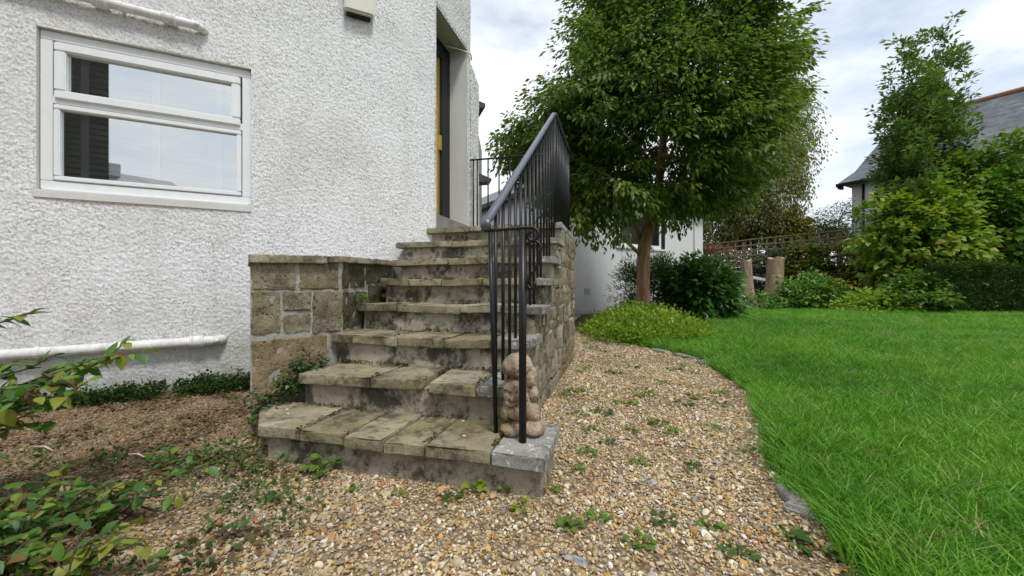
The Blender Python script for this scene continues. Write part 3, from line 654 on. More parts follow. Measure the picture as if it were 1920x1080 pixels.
def add_stems(name, base, tips, r0, mat, parent, sag=.25, n=6):
    m = MB()
    for tp in tips:
        a = Vector(base); b = Vector(tp); mid = a.lerp(b, .5) + Vector((random.uniform(-.08, .08), random.uniform(-.08, .08), .12)) * (b - a).length
        m.tube([a, a.lerp(mid, .6), mid, b], [r0, r0 * .8, r0 * .6, r0 * .25], n)
    return m.build(name, mat, parent, True, fix=False)

def twigs(C, O, length, droop, mat, parent, r=.004):
    O = unit(np.asarray(O)); n = len(C); E_ = C + O * length; E_[:, 2] -= length * .25 * droop; A_ = C - O * length * .5
    S_ = unit(np.cross(O, np.array([.3, .2, 1.0]))) * r; U_ = np.cross(O, S_ / r) * r
    V = np.stack([A_ + S_, A_ - S_ * .5 + U_, A_ - S_ * .5 - U_, E_ + S_ * .4, E_ - S_ * .2 + U_ * .4, E_ - S_ * .2 - U_ * .4], 1).reshape(-1, 3); b = np.arange(n)[:, None] * 6
    Fq = np.concatenate([b + [0, 1, 4, 3], b + [1, 2, 5, 4], b + [2, 0, 3, 5]], 1).reshape(-1, 4); return link('twigs', npmesh('twigs', V, Fq), mat, parent)
# main tree: red-barked garden tree
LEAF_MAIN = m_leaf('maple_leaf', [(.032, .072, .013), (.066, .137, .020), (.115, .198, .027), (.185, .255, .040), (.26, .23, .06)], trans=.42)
tb = Vector((*gnd(1205, 612), 0)); TY = tb.y
tree = thing('garden_tree', 'broad green tree with smooth reddish trunk beside the gravel path', 'tree', tb)
def tp(x, y, dy=0): return at(x, y, TY + dy)
m = MB(); m.tube([(tb.x, tb.y, -.1), tp(1206, 570), tp(1206, 520), tp(1207, 470), tp(1212, 440), tp(1224, 395, .1), tp(1236, 340, .15), tp(1243, 270, .2), tp(1252, 180, .3), tp(1268, 80, .2), tp(1285, -40, .1), tp(1300, -130)],
    [.20, .155, .142, .145, .155, .12, .10, .085, .07, .055, .04, .02], 14)
m.build('trunk', BARK, tree, True, fix=False)
limbs = [[(1203, 462, .05), (1185, 400, -.2), (1165, 330, -.5), (1130, 240, -.8), (1105, 150, -.9)], [(1200, 478, -.03), (1168, 445, -.3), (1138, 425, -.6), (1105, 395, -.9)],
         [(1240, 330, .1), (1262, 280, -.2), (1300, 200, -.5), (1340, 100, -.8), (1370, 0, -.9)], [(1243, 290, .1), (1290, 300, -.6), (1350, 290, -1.2), (1420, 250, -1.6)], [(1240, 250, .2), (1200, 200, .8), (1120, 170, 1.4), (1040, 210, 1.6)],
         [(1250, 200, .2), (1320, 180, 1.0), (1400, 140, 1.7), (1470, 120, 1.9)], [(1236, 330, .1), (1220, 300, -1.0), (1190, 270, -1.9), (1170, 250, -2.5)], [(1262, 110, .2), (1220, 40, -.7), (1180, -20, -1.2)], [(1270, 60, .2), (1330, 0, .6), (1400, -50, 1.2)]]
for l in limbs:
    m = MB(); m.tube([tp(x, y, dy) for x, y, dy in l], list(np.linspace(.045, .012, len(l))), 8); m.build('limb', BARK, tree, True, fix=False)
prof_y = np.array([-215, -150, -60, 30, 100, 200, 270, 322, 362, 398]); prof_c = np.array([1290, 1290, 1282, 1274, 1258, 1226, 1203, 1195, 1195, 1205]); prof_r = np.array([20, 105, 172, 202, 222, 248, 260, 228, 180, 90])
sc_ = TY / F
n = 4500; yy = np.interp(rng.random(n), np.linspace(0, 1, 400), np.interp(np.linspace(0, 1, 400), np.cumsum(np.interp(np.linspace(-215, 398, 400), prof_y, prof_r) ** 1.6) / np.sum(np.interp(np.linspace(-215, 398, 400), prof_y, prof_r) ** 1.6), np.linspace(-215, 398, 400)))
ph = rng.random(n) * 2 * np.pi; fr_ = np.sqrt(.16 + .84 * rng.random(n)); ddir = np.stack([np.cos(ph), np.sin(ph), (230 - yy) / 300 * .6], 1)
lum = 1 + .42 * (fbm(np.stack([np.cos(ph) * 2.2, np.sin(ph) * 2.2, yy / 85], 1), 2, 5) - .5)
rr = np.interp(yy, prof_y, prof_r) * sc_ * fr_ * lum * .90
C = np.stack([(np.interp(yy, prof_y, prof_c) - 960) * sc_ + np.cos(ph) * rr, TY + np.sin(ph) * rr * .92, H + (540 - yy) * sc_], 1)
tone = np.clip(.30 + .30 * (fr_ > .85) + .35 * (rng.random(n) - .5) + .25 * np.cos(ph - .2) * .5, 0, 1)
kp = fbm(C * .95 + 2.0, 2, 51) > .425; C, ddir, tone = C[kp], ddir[kp], tone[kp]
for (x, y, dy, r_) in [(1085, 375, -1.4, 34), (1118, 362, -1.0, 34), (1106, 396, -1.1, 18), (1165, 372, -1.6, 34), (1250, 352, -1.6, 34), (1300, 372, -.9, 28), (1338, 352, -.8, 34), (1150, 345, -1.9, 34), (975, 262, -.2, 26), (1005, 300, -.4, 30)]:
    k_ = 16; e_ = rng.normal(size=(k_, 3)) * .5; Yq = TY + dy; C = np.vstack([C, np.array(at(x, y, Yq)) + e_ * r_ * Yq / F]); ddir = np.vstack([ddir, np.c_[e_[:, :2], -.3 + e_[:, 2]]]); tone = np.r_[tone, np.clip(.62 + .2 * rng.normal(size=k_), 0, 1)]
px_ = 960 + C[:, 0] / C[:, 1] * F; py_ = 540 - (C[:, 2] - H) / C[:, 1] * F; kp = ~((C[:, 1] < TY + .3) & ((np.hypot(px_ - 1240, (py_ - 300) * .75) < 34) | (np.hypot((px_ - 1222), (py_ - 392) * .8) < 24))); C, ddir, tone = C[kp], ddir[kp], tone[kp]
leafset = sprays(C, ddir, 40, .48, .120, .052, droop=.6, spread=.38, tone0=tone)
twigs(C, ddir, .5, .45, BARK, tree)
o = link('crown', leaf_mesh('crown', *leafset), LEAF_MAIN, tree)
def crown_tree(name, label, cat, base, trunk_pts, trunk_r, bark, C, O, leafmat, group=None, per=30, length=.6, L=.1, Wd=.045, droop=.5, spread=.5, branches=10, **kw):
    t_ = thing(name, label, cat, base, group); m = MB(); m.tube(trunk_pts, trunk_r, 10); m.build('trunk', bark, t_, True, fix=False)
    m = MB(); top = [Vector(q) for q in trunk_pts[1:]]
    for i in range(branches):
        tgt = Vector(C[int(rng.integers(len(C)))]); a = random.choice(top); mid = a.lerp(tgt, .5) + Vector((0, 0, .1 * (tgt - a).length)); m.tube([a, mid, tgt], [trunk_r[-1] * 1.2 + .008, .018, .006], 5)
    if branches: m.build('branch', bark, t_, True, fix=False)
    twigs(C, O, length, droop, bark, t_, .006)
    link('crown', leaf_mesh('crown', *sprays(C, O, per, length, L, Wd, droop, spread, **kw)), leafmat, t_); return t_
# weeping birch behind
LEAF_BIRCH = m_leaf('birch_leaf', [(.12, .145, .04), (.19, .21, .06), (.26, .27, .085), (.33, .30, .09)], trans=.42)
BY = 24.0; c0 = at(1415, 270, BY); C, O, f_ = shell(900, c0, (2.5, 2.4, 5.0), .3, .3, seed=4, zmin=at(0, 440, BY)[2])
O[:, 2] -= 1.2; bb = (c0[0], BY, 0)
crown_tree('birch_tree', 'olive leaved weeping birch behind the broad green tree', 'tree', bb, [(bb[0], BY, -.1), (bb[0], BY, 3.5), (bb[0] + .1, BY, 7), (bb[0], BY, 10)], [.16, .13, .08, .04], BARKG, C, O, LEAF_BIRCH, per=40, length=1.5, L=.17, Wd=.085, droop=1.1, spread=.28)
# yellowing shrub tree behind the trellis
LEAF_YEL = m_leaf('yellowing_leaf', [(.10, .15, .025), (.18, .21, .03), (.30, .27, .035), (.38, .25, .04)])
c0 = at(1468, 432, 24); C, O, f_ = shell(260, c0, (1.3, 1.1, 1.0), .3, .3, seed=6)
crown_tree('yellow_tree', 'small yellowing tree rising behind the trellis fence', 'tree', (c0[0], c0[1], 0), [(c0[0], c0[1], -.1), (c0[0], c0[1], c0[2])], [.1, .05], BARKG, C, O, LEAF_YEL, per=30, length=.5, L=.17, Wd=.10)
c0 = at(1365, 415, 25); C, O, f_ = shell(420, c0, (2.2, 1.3, 1.9), .3, .3, seed=16)
crown_tree('olive_tree', 'dull olive tree showing over the trellis beside the annexe corner', 'tree', (c0[0], c0[1], 0), [(c0[0], c0[1], -.1), (c0[0], c0[1], c0[2])], [.14, .06], BARKG, C, O, LEAF_BIRCH, per=30, length=.6, L=.17, Wd=.09)
LEAF_ELD = m_leaf('elder_leaf', [(.03, .05, .016), (.05, .078, .024), (.085, .12, .036)])
c0 = at(1572, 415, 22); C, O, f_ = shell(110, c0, (1.0, .8, .9), .2, .5, seed=8)
crown_tree('elder_tree', 'thin dark elder sticking up over the fence below the far house', 'tree', (c0[0], c0[1], 0), [(c0[0], c0[1], -.1), (c0[0], c0[1], c0[2])], [.07, .03], BARKG, C, O, LEAF_ELD, per=18, length=.5, L=.14, Wd=.06)
c0 = at(1530, 442, 27); C, O, f_ = shell(300, c0, (3.0, 1.0, .5), .3, .4, seed=18)
crown_tree('distant_shrub', 'low distant shrub in the gap between the birch and the far house', 'shrub', (c0[0], c0[1], 0), [(c0[0], c0[1], -.1), (c0[0], c0[1], c0[2])], [.07, .03], BARKG, C, O, LEAF_BIRCH, per=24, length=.5, L=.16, Wd=.08)
LEAF_BACK = m_leaf('back_hedge_leaf', [(.06, .07, .03), (.11, .12, .04), (.17, .17, .055)])
bh = thing('overgrown_hedge', 'dark overgrown hedge seen through the gaps of the trellis', 'hedge', (13, 23.5, 0))
n = 900; P0 = np.stack([8.5 + 15 * rng.random(n), 22.5 + 1.2 * rng.random(n), .1 + 2.7 * rng.random(n)], 1); P0[:, 1] -= (P0[:, 0] - 8.5) * .28
link('foliage', leaf_mesh('foliage', *sprays(P0, np.tile([-.3, -.8, .3], (n, 1)) + rng.normal(size=(n, 3)) * .5, 22, .5, .20, .11, .3, .7)), LEAF_BACK, bh)
# tall narrow tree right
LEAF_TALL = m_leaf('cherry_leaf', [(.045, .092, .018), (.085, .155, .028), (.14, .225, .038), (.22, .29, .055)], gloss=.4, trans=.36)
YT = 15.6; py = np.array([25, 60, 110, 180, 260, 340, 420, 500]); pc = np.array([1790, 1762, 1745, 1730, 1716, 1708, 1708, 1708]); prr = np.array([6, 42, 62, 66, 70, 68, 52, 30]); q = YT / F
SPIRE = [(1678, 78, 1690), (1712, 112, 1700), (1748, 84, 1722), (1794, 34, 1740), (1838, 72, 1745), (1660, 185, 1690), (1640, 258, 1690), (1822, 215, 1740), (1770, 150, 1728), (1700, 170, 1705)]
Cs = []; Os = []
for (xt, yt, xb) in SPIRE:
    n = 105; f_ = rng.random(n) ** .85; yq = yt + (495 - yt) * f_; f2 = np.clip((yq - yt) / 150, 0, 1); rad_ = 4 + 30 * f2 ** .7 * (1.2 - .5 * f_); ph = rng.random(n) * 6.28; rr = rad_ * np.sqrt(rng.random(n)); xq = xt + (xb - xt) * f_ ** .8
    Cs.append(np.stack([(xq + np.cos(ph) * rr - 960) * q, YT + np.sin(ph) * rr * q * 1.5 + (xt - 1735) * q * .4 * (1 - f_), H + (540 - yq) * q], 1)); Os.append(np.stack([np.cos(ph) * .5, np.sin(ph) * .5, np.full(n, 1.1)], 1))
C = np.vstack(Cs); O = np.vstack(Os); kp = fbm(C * 1.0, 2, 61) > .36; C, O = C[kp], O[kp]
bx_ = (1728 - 960) * q
tt_ = crown_tree('tall_tree', 'tall narrow dark green tree in front of the slate roof', 'tree', (bx_, YT, 0), [(bx_, YT, -.1), (bx_, YT, 2.5), (bx_ + .3, YT, 6), (bx_ + .8, YT, 9.5)], [.12, .09, .06, .02], BARKG, C, O, LEAF_TALL, per=30, length=.5, L=.18, Wd=.085, droop=.3, spread=.38, branches=30)
# big leaved shrubs right
LEAF_VIB = m_leaf('broad_yellow_green_leaf', [(.07, .155, .02), (.125, .24, .026), (.20, .315, .033), (.29, .345, .042), (.35, .27, .05)], trans=.42)
LEAF_VIB2 = m_leaf('broad_green_leaf', [(.05, .12, .016), (.085, .185, .022), (.135, .245, .03), (.20, .27, .04)], trans=.36)
def shrub(name, label, cx, cy, Y, rad, nC, per, L, Wd, mat, inner=.35, droop=.4, length=.4, group=None, stems=6, bark=STEM, seed=1, lump_=.3, up=0, spread=.55, zmin=.03):
    c = at(cx, cy, Y); C, O, f_ = shell(nC, c, rad, inner, lump_, up, seed, zmin); t_ = thing(name, label, 'shrub', (c[0], c[1], 0), group)
    if stems: add_stems('stem', (c[0], c[1], -.05), [C[int(i)] for i in rng.integers(0, len(C), stems)], .022, bark, t_)
    link('foliage', leaf_mesh('foliage', *sprays(C, O, per, length, L, Wd, droop, spread, tone0=np.clip(.25 + .5 * rng.random(len(C)) + .25 * (f_ - .8), 0, 1))), mat, t_); return t_
shrub('viburnum_shrub', 'yellow green broad leaved shrub beneath the tall narrow tree', 1728, 462, 14.7, (1.75, .9, 2.0), 420, 16, .23, .19, LEAF_VIB, seed=31, length=.55, stems=12, lump_=.6, spread=.45)
shrub('viburnum_shrub', 'rounded leafy shrub below the red roof ridge at the right edge', 1875, 425, 15.0, (1.75, .8, 2.6), 620, 15, .23, .17, LEAF_VIB2, seed=32, length=.55, stems=12, lump_=.5, spread=.45)
shrub('viburnum_shrub', 'small mixed yellow shrub between the tall tree and right edge shrub', 1800, 350, 15.2, (.8, .7, 1.2), 150, 15, .18, .12, LEAF_VIB, seed=33, length=.45)
# clipped hedge
LEAF_HEDGE = m_leaf('box_hedge_leaf', [(.03, .065, .012), (.05, .10, .016), (.08, .14, .022)], gloss=.4)
hd = thing('hedge', 'clipped dark green hedge at the far right edge of the lawn', 'hedge', (15.5, 13.7, 0))
n = 1500; P0 = np.stack([13.45 + 5.5 * rng.random(n), 13.15 + 1.1 * rng.random(n), .05 + 1.45 * rng.random(n)], 1)
front = rng.random(n) < .6; P0[front, 1] = 13.12 + .12 * rng.random(front.sum()); topm = rng.random(n) < .25; P0[topm, 2] = 1.36 + .2 * rng.random(topm.sum())
P0[:, 2] *= 1 + .22 * (fbm(P0 * [1.1, 1.1, 0] + 3, 2, 4) - .5); P0[:, 2] = np.where(P0[:, 0] < 13.9, P0[:, 2] * .75, P0[:, 2])
link('foliage', leaf_mesh('foliage', *sprays(P0, np.tile([0, -.6, .6], (n, 1)) + rng.normal(size=(n, 3)) * .3, 22, .22, .065, .034, .1, .6)), LEAF_HEDGE, hd)
m = MB()
for i in range(14): x = 13.7 + i * .38; m.tube([(x, 13.6, -.05), (x + .1, 13.5, .6), (x, 13.6, 1.2)], [.03, .025, .01], 5)
m.build('stem', STEM, hd, True, fix=False)
# rhododendron, yew, bed plants
LEAF_RHO = m_leaf('glossy_dark_leaf', [(.024, .07, .014), (.045, .13, .020), (.08, .20, .028), (.16, .28, .04)], gloss=.7, rough=.3)
LEAF_YEW = m_leaf('yew_needle', [(.05, .09, .02), (.09, .15, .028), (.16, .21, .04)])
LEAF_GC = m_leaf('light_ground_leaf', [(.11, .22, .022), (.19, .32, .03), (.28, .40, .04), (.35, .40, .055)], trans=.45)
LEAF_MND = m_leaf('mound_leaf', [(.05, .14, .025), (.09, .22, .035), (.15, .29, .045), (.26, .32, .06)])
shrub('evergreen_shrub', 'round glossy dark green shrub in front of the annexe corner', 1312, 550, 11.2, (.78, .8, .82), 420, 20, .18, .085, LEAF_RHO, droop=.35, length=.34, seed=41, lump_=.2, zmin=.0)
shrub('yew_shrub', 'small feathery shrub behind the reddish tree trunk', 1222, 552, 11.6, (.72, .5, .82), 260, 70, .10, .026, LEAF_YEW, droop=-.2, length=.5, seed=42, spread=.35)
shrub('mound_plant', 'low green mound with yellow tips in front of the climbing plant', 1517, 566, 15.6, (1.15, .8, .85), 170, 18, .15, .10, LEAF_MND, up=.8, seed=43, stems=0)
shrub('mound_plant', 'low spreading light green plant at the far lawn edge', 1640, 583, 13.9, (1.15, .7, .45), 130, 18, .14, .09, LEAF_GC, up=.8, seed=44, stems=0)
shrub('mound_plant', 'small leafy plant between the stump and the glossy shrub', 1420, 575, 15.4, (.75, .5, .35), 60, 18, .12, .07, LEAF_MND, up=.8, seed=45, stems=0)
shrub('mound_plant', 'dark low plant between the light spreading plant and the hedge', 1712, 565, 13.4, (.7, .5, .75), 110, 18, .13, .09, LEAF_VIB2, up=.6, seed=46, stems=0)
shrub('mound_plant', 'reddish brown tangled plant between the two mounds at the fence', 1585, 568, 15.0, (.8, .5, .5), 70, 16, .12, .06, LEAF_YEL, up=.6, seed=47, stems=0)
LEAF_CLB = m_leaf('climber_leaf', [(.05, .10, .02), (.10, .18, .03), (.18, .24, .036), (.28, .21, .04), (.30, .16, .06)])
# light ground cover around the trunk
n = 620; ang = rng.random(n) * 2 * np.pi; q = np.sqrt(rng.random(n)); gx, gy = 2.45, 7.55
cx_ = gx + np.cos(ang) * q * 1.05 + (np.sin(ang) * q) * .35; cy_ = gy + np.sin(ang) * q * 1.75
P0 = np.stack([cx_, cy_, .03 + .42 * (1 - q ** 2) * rng.random(n) ** .5], 1)
o = link('ground_cover', leaf_mesh('ground_cover', *sprays(P0, np.tile([0, 0, 1.0], (n, 1)) + rng.normal(size=(n, 3)) * .8, 20, .16, .06, .042, .0, 1.2)), LEAF_GC)
tag(o, 'light green leafy ground cover around the foot of the tree', kind='stuff')

# ------------------------------------------------------------------ annexe, fence, stumps, far house
K = np.array([1.58, 13.1]); DW = np.array([.848, .53]); DLs = np.array([-.53, .848])
ax_ = thing('annexe', 'low white roughcast annexe with a slate roof behind the tree', 'house', (K[0], K[1], 0))
def ww(a, t_, z): q = K + DW * a + DLs * t_; return (q[0], q[1], z)
AL, AT = 7.9, 17.0
wl_, wr_ = 2.63, 5.0
def whit(x): k = (x - 960) / F; return (k * K[1] - K[0]) / (DW[0] - k * DW[1])
w0, w1 = whit(1155), whit(1247); wz0, wz1 = 2.40, 3.55
m = MB()
for (a0, a1, z0, z1) in ((0, w0, -.1, 4.3), (w1, AL, -.1, 4.3), (w0, w1, -.1, wz0), (w0, w1, wz1, 4.3)): m.add([ww(a0, 0, z0), ww(a1, 0, z0), ww(a1, 0, z1), ww(a0, 0, z1)], [(0, 1, 2, 3)])
m.add([ww(0, 0, -.1), ww(0, AT, -.1), ww(0, AT, 4.3), ww(0, 0, 4.3)], [(0, 1, 2, 3)]); m.add([ww(AL, 0, -.1), ww(AL, AT, -.1), ww(AL, AT, 4.3), ww(AL, 0, 4.3)], [(0, 1, 2, 3)])
m.build('wall', m_roughcast('annexe_roughcast', (.76, .765, .77), (.50, .49, .47), True, .6), ax_)
m = MB(); fx = lambda a, t_, z: ww(a, t_, z)
m.box((w0 + .002, .10, wz0), (w0 + .16, .0, wz1), fx); m.box((w1 - .16, .10, wz0), (w1 - .002, .0, wz1), fx); m.build('black_margin', BLACKM, ax_)
m = MB(); f0, f1 = w0 + .162, w1 - .162
for bxx in (((f0, .06, wz0), (f1, .10, wz0 + .13)), ((f0, .06, wz1 - .08), (f1, .10, wz1)), ((f0, .06, wz0 + .13), (f0 + .11, .10, wz1 - .08)), ((f1 - .11, .06, wz0 + .13), (f1, .10, wz1 - .08))): m.box(*bxx, fx)
aw = m.build('window', UPVC, ax_); m = MB(); m.add([ww(f0 + .1, .09, wz0 + .12), ww(f1 - .1, .09, wz0 + .12), ww(f1 - .1, .09, wz1 - .07), ww(f0 + .1, .09, wz1 - .07)], [(0, 1, 2, 3)])
t = NT('dark_glazing'); m.build('pane', t.surf((.012, .014, .016), .08, None, .5), aw)
m = MB(); m.box((w0 - .02, -.06, wz0 - .07), (w1 + .05, .1, wz0 - .002), fx); m.build('window_sill', PAINTW, ax_)
m = MB(); aa = whit(1300); m.tube([ww(aa, -.05, 0), ww(aa, -.05, 4.3)], .018, 6); m.build('cable', plain('grey_cable', (.3, .3, .3)), ax_, True)
m = MB(); aa = whit(1101); m.box((aa - .13, -.01, .62), (aa + .13, .0, .86), fx); m.build('air_vent', plain('vent_grey', (.42, .41, .38)), ax_)
e = .35; m = MB(); rz_ = 6.82; hp_ = 3.95
V = [ww(-e, -e, 4.37), ww(AL + e, -e, 4.37), ww(AL + e, AT + e, 4.37), ww(-e, AT + e, 4.37), ww(hp_, hp_, rz_), ww(hp_, AT - hp_, rz_)]
m.add(V, [(0, 1, 4), (1, 2, 5, 4), (2, 3, 5), (3, 0, 4, 5), (3, 2, 1, 0)]); m.build('roof', SLATE, ax_)
m = MB()
for bxx in (((-e - .05, -e - .05, 4.22), (-e - .01, AT + e, 4.40)), ((-e, -e - .05, 4.22), (AL + e, -e - .01, 4.40))): m.box(*bxx, fx)
m.build('gutter', BLACKM, ax_)

FL = np.array([9.82, 20.5]); FR = FL + (np.array([16.25, 16.4]) - FL) * 1.6
fd = unit(FR - FL); fl_ = np.linalg.norm(FR - FL); fn_ = np.array([fd[1], -fd[0]])
gw = thing('garden_wall', 'dark stone garden wall under the trellis fence', 'wall', (FL[0], FL[1], 0))
DARKST = m_stone('dark_wall_stone', [(.03, .027, .02), (.05, .044, .034), (.08, .07, .055)], stain_amt=.5, bump=1.0)
m = MB(); m.box((0, .03, -.1), (fl_, .32, 1.88), lambda a, o_, z: (*(FL + fd * a - fn_ * o_), z)); m.build('core', DARKST, gw)
zz_ = -.05; ii = 0
while zz_ < 1.78:
    a = .0
    while a < fl_:
        l_ = random.uniform(.35, .7); h_ = .27
        V, Fs = rock(min(l_, fl_ - a) - .02, .1, h_ - .02, .02, .25, .02, 4, 900 + ii, .05); ii += 1
        place_block('stone', V, Fs, lambda x, y, z, ac=a + min(l_, fl_ - a) / 2, zc_=zz_ + h_ / 2: (*(FL + fd * (ac + x) + fn_ * (-.03 + y)), zc_ + z), DARKST, gw); a += l_
    zz_ += .275
tf = thing('trellis_fence', 'weathered square wooden trellis fence on the garden wall', 'fence', (FL[0], FL[1], 1.64))
def fq(a, o_, z): return (*(FL + fd * a - fn_ * o_), z if z < .5 else 1.9 + (z - 1.65) * (.9 + .040 * a))
a = .1
while a < fl_: m = MB(); m.box((a, .14, 1.66), (a + .07, .165, 2.96), fq); m.build('slat', WOOD, tf); a += .33
for z in np.arange(1.70, 2.9, .25): m = MB(); m.box((0, .115, z), (fl_, .138, z + .06), fq); m.build('slat', WOOD, tf)
a = 0
while a < fl_: m = MB(); m.box((a, .17, 0), (a + .09, .26, 3.02), fq); m.build('post', WOOD, tf); a += 1.83
m = MB(); m.box((0, .10, 2.985), (fl_, .19, 3.03), fq); m.build('top_rail', WOOD, tf)
# climbers on the trellis
def climber(name, label, a0, a1, z0, z1, nC, mat, per=16, seed=0):
    t_ = thing(name, label, 'climber', (*(FL + fd * (a0 + a1) / 2 + fn_ * .1), 0))
    aa_ = a0 + (a1 - a0) * rng.random(nC); z_ = z0 + (z1 - z0) * rng.random(nC) ** .8; k = fbm(np.stack([aa_ * 1.3, z_ * 1.3, aa_ * 0], 1), 2, seed) > .42; aa_, z_ = aa_[k], z_[k]
    P_ = np.stack([FL[0] + fd[0] * aa_ + fn_[0] * .12, FL[1] + fd[1] * aa_ + fn_[1] * .12, z_], 1) + rng.normal(size=(len(aa_), 3)) * .1
    m = MB()
    for i in range(7): j = int(rng.integers(len(P_))); m.tube([(*(FL + fd * (a0 + (a1 - a0) * rng.random()) + fn_ * .15), 0), tuple((P_[j] + [0, 0, -.5])), tuple(P_[j])], [.02, .014, .006], 5)
    m.build('stem', STEM, t_, True, fix=False)
    link('foliage', leaf_mesh('foliage', *sprays(P_, np.tile([fn_[0], fn_[1], -.1], (len(P_), 1)) + rng.normal(size=(len(P_), 3)) * .5, per, .35, .14, .10, .5, .8)), mat, t_)
def fa(x): return lhit(x, FL, FR)[0]
climber('climbing_plant', 'green and rusty climber spilling over the middle of the trellis', fa(1470), fa(1592), .4, 2.85, 330, LEAF_CLB, seed=2)
climber('climbing_plant', 'thin dark climber on the trellis between the two stumps', fa(1425), fa(1480), .3, 2.9, 60, LEAF_ELD, seed=3)
climber('climbing_plant', 'red tinged climber on the trellis beside the annexe corner', fa(1322), fa(1375), 1.9, 3.0, 40, m_leaf('red_creeper_leaf', [(.06, .05, .02), (.16, .06, .03), (.26, .07, .04), (.10, .10, .03)]), seed=4)
climber('climbing_plant', 'sparse climber on the trellis left of the yellow green shrub', fa(1600), fa(1690), 1.7, 3.4, 40, LEAF_ELD, seed=5)
# old tree stumps
def stump(label, x, ytop, Y, rb, rt_, lean, seed):
    zt = H + (540 - ytop) / F * Y; X = (x - 960) / F * Y; n_ = 20; hs = np.concatenate([[0, .08, .2], np.linspace(.35, 1, 9)]); V = []
    for h_ in hs:
        for k in range(n_):
            a_ = 2 * math.pi * k / n_; r_ = (rt_ + (rb - rt_) * math.exp(-h_ * 3.2)) * (1 + .32 * (float(fbm([[math.cos(a_) * 2, math.sin(a_) * 2, h_ * 1.2 + seed]], 2, seed)[0]) - .5))
            V.append((X + lean * h_ + math.cos(a_) * r_, Y + math.sin(a_) * r_, -.08 + (zt + .08) * h_ + (.06 * math.sin(3 * a_ + seed) if h_ == 1 else 0)))
    Fs = [(i * n_ + k, i * n_ + (k + 1) % n_, (i + 1) * n_ + (k + 1) % n_, (i + 1) * n_ + k) for i in range(len(hs) - 1) for k in range(n_)]
    t_ = thing('tree_stump', label, 'stump', (X, Y, 0)); m = MB(); m.add(V, Fs); m.build('trunk', STUMPM, t_, True, fix=False)
    m = MB(); nn_ = len(hs) - 1; ring_ = [V[nn_ * n_ + k] for k in range(n_)]; c_ = tuple(np.mean(ring_, 0)); m.add(ring_ + [c_], [(k, (k + 1) % n_, n_) for k in range(n_)]); m.build('cut_face', plain('cut_wood', (.36, .28, .19), .9, .1, .3, 9), t_)
stump('tall thin tree stump behind the round glossy shrub', 1402, 488, 15.6, .42, .20, -.08, 3)
stump('thick flared tree stump in front of the trellis fence', 1450, 484, 16.4, .56, .27, .10, 7)
m = MB(); q0 = at(1408, 522, 17.2); m.box((0, 0, 0), (.62, .06, .12), lambda x, y, z: (q0[0] + x, q0[1] + y, q0[2] + z - x * .18)); tag(m.build('loose_board', PAINTW), 'pale loose board leaning low between the two stumps', 'board')
# far house
E0 = np.array([19.6, 24.0]); ED = np.array([.515, -.857]); EP = np.array([.857, .515])
fh = thing('far_house', 'white house with slate roof and red ridge beyond the garden', 'house', (E0[0], E0[1], 0))
def fhq(t_, p_, z): q = E0 + ED * t_ + EP * p_; return (q[0], q[1], z)
ez, rz2 = 7.13, 10.95; LN = 16.0
V = [fhq(0, 0, ez), fhq(LN, 0, ez), fhq(LN, 7, ez), fhq(0, 7, ez), fhq(.55, .9, ez + .75), fhq(LN - .5, .9, ez + .75), fhq(LN - .5, 6.1, ez + .75), fhq(.55, 6.1, ez + .75), fhq(1.7, 3.5, rz2), fhq(LN - 1.5, 3.5, rz2)]
m = MB(); m.add(V, [(0, 1, 5, 4), (1, 2, 6, 5), (2, 3, 7, 6), (3, 0, 4, 7), (4, 5, 9, 8), (5, 6, 9), (6, 7, 8, 9), (7, 4, 8), (3, 2, 1, 0)]); m.build('roof', SLATE, fh)
m = MB(); m.tube([fhq(1.7, 3.5, rz2 + .02), fhq(LN - 1.5, 3.5, rz2 + .02)], .14, 8); m.build('ridge', RIDGE, fh, True)
m = MB(); m.prism([fhq(.55, .45, 0)[:2], fhq(LN - .4, .45, 0)[:2], fhq(LN - .4, 6.5, 0)[:2], fhq(.55, 6.5, 0)[:2]], -.1, ez - .02); m.build('wall', m_roughcast('far_house_render', (.78, .78, .77), (.5, .49, .46), False), fh)
m = MB(); m.box((-.06, -.07, ez - .20), (LN, -.0, ez - .005), fhq); m.box((0, 0, ez - .3), (.14, .5, ez - .04), fhq); m.build('gutter', BLACKM, fh)
def fht(x): k = (x - 960) / F; p_ = E0 + EP * .4; return (k * p_[1] - p_[0]) / (ED[0] - k * ED[1])
m = MB(); m.tube([fhq(fht(1619), .38, 0), fhq(fht(1619), .38, ez - .2)], .06, 8); m.build('downpipe', BLACKM, fh, True)
ft = fht(1905); m = MB(); m.box((ft - .1, .38, ez - 1.75), (ft + 1.3, .455, ez - .45), fhq); fwn = m.build('window', PAINTW, fh); m = MB(); m.box((ft, .36, ez - 1.65), (ft + 1.2, .381, ez - .55), fhq); m.build('pane', plain('sky_pane', (.25, .28, .30), .1, .6), fwn)
m = MB(); m.box((ft - .45, .42, ez - 1.9), (ft + 1.7, .448, ez - .25), fhq); m.build('brick_band', plain('red_brick_band', (.20, .075, .045), .9, .1, .3, 8), fh)
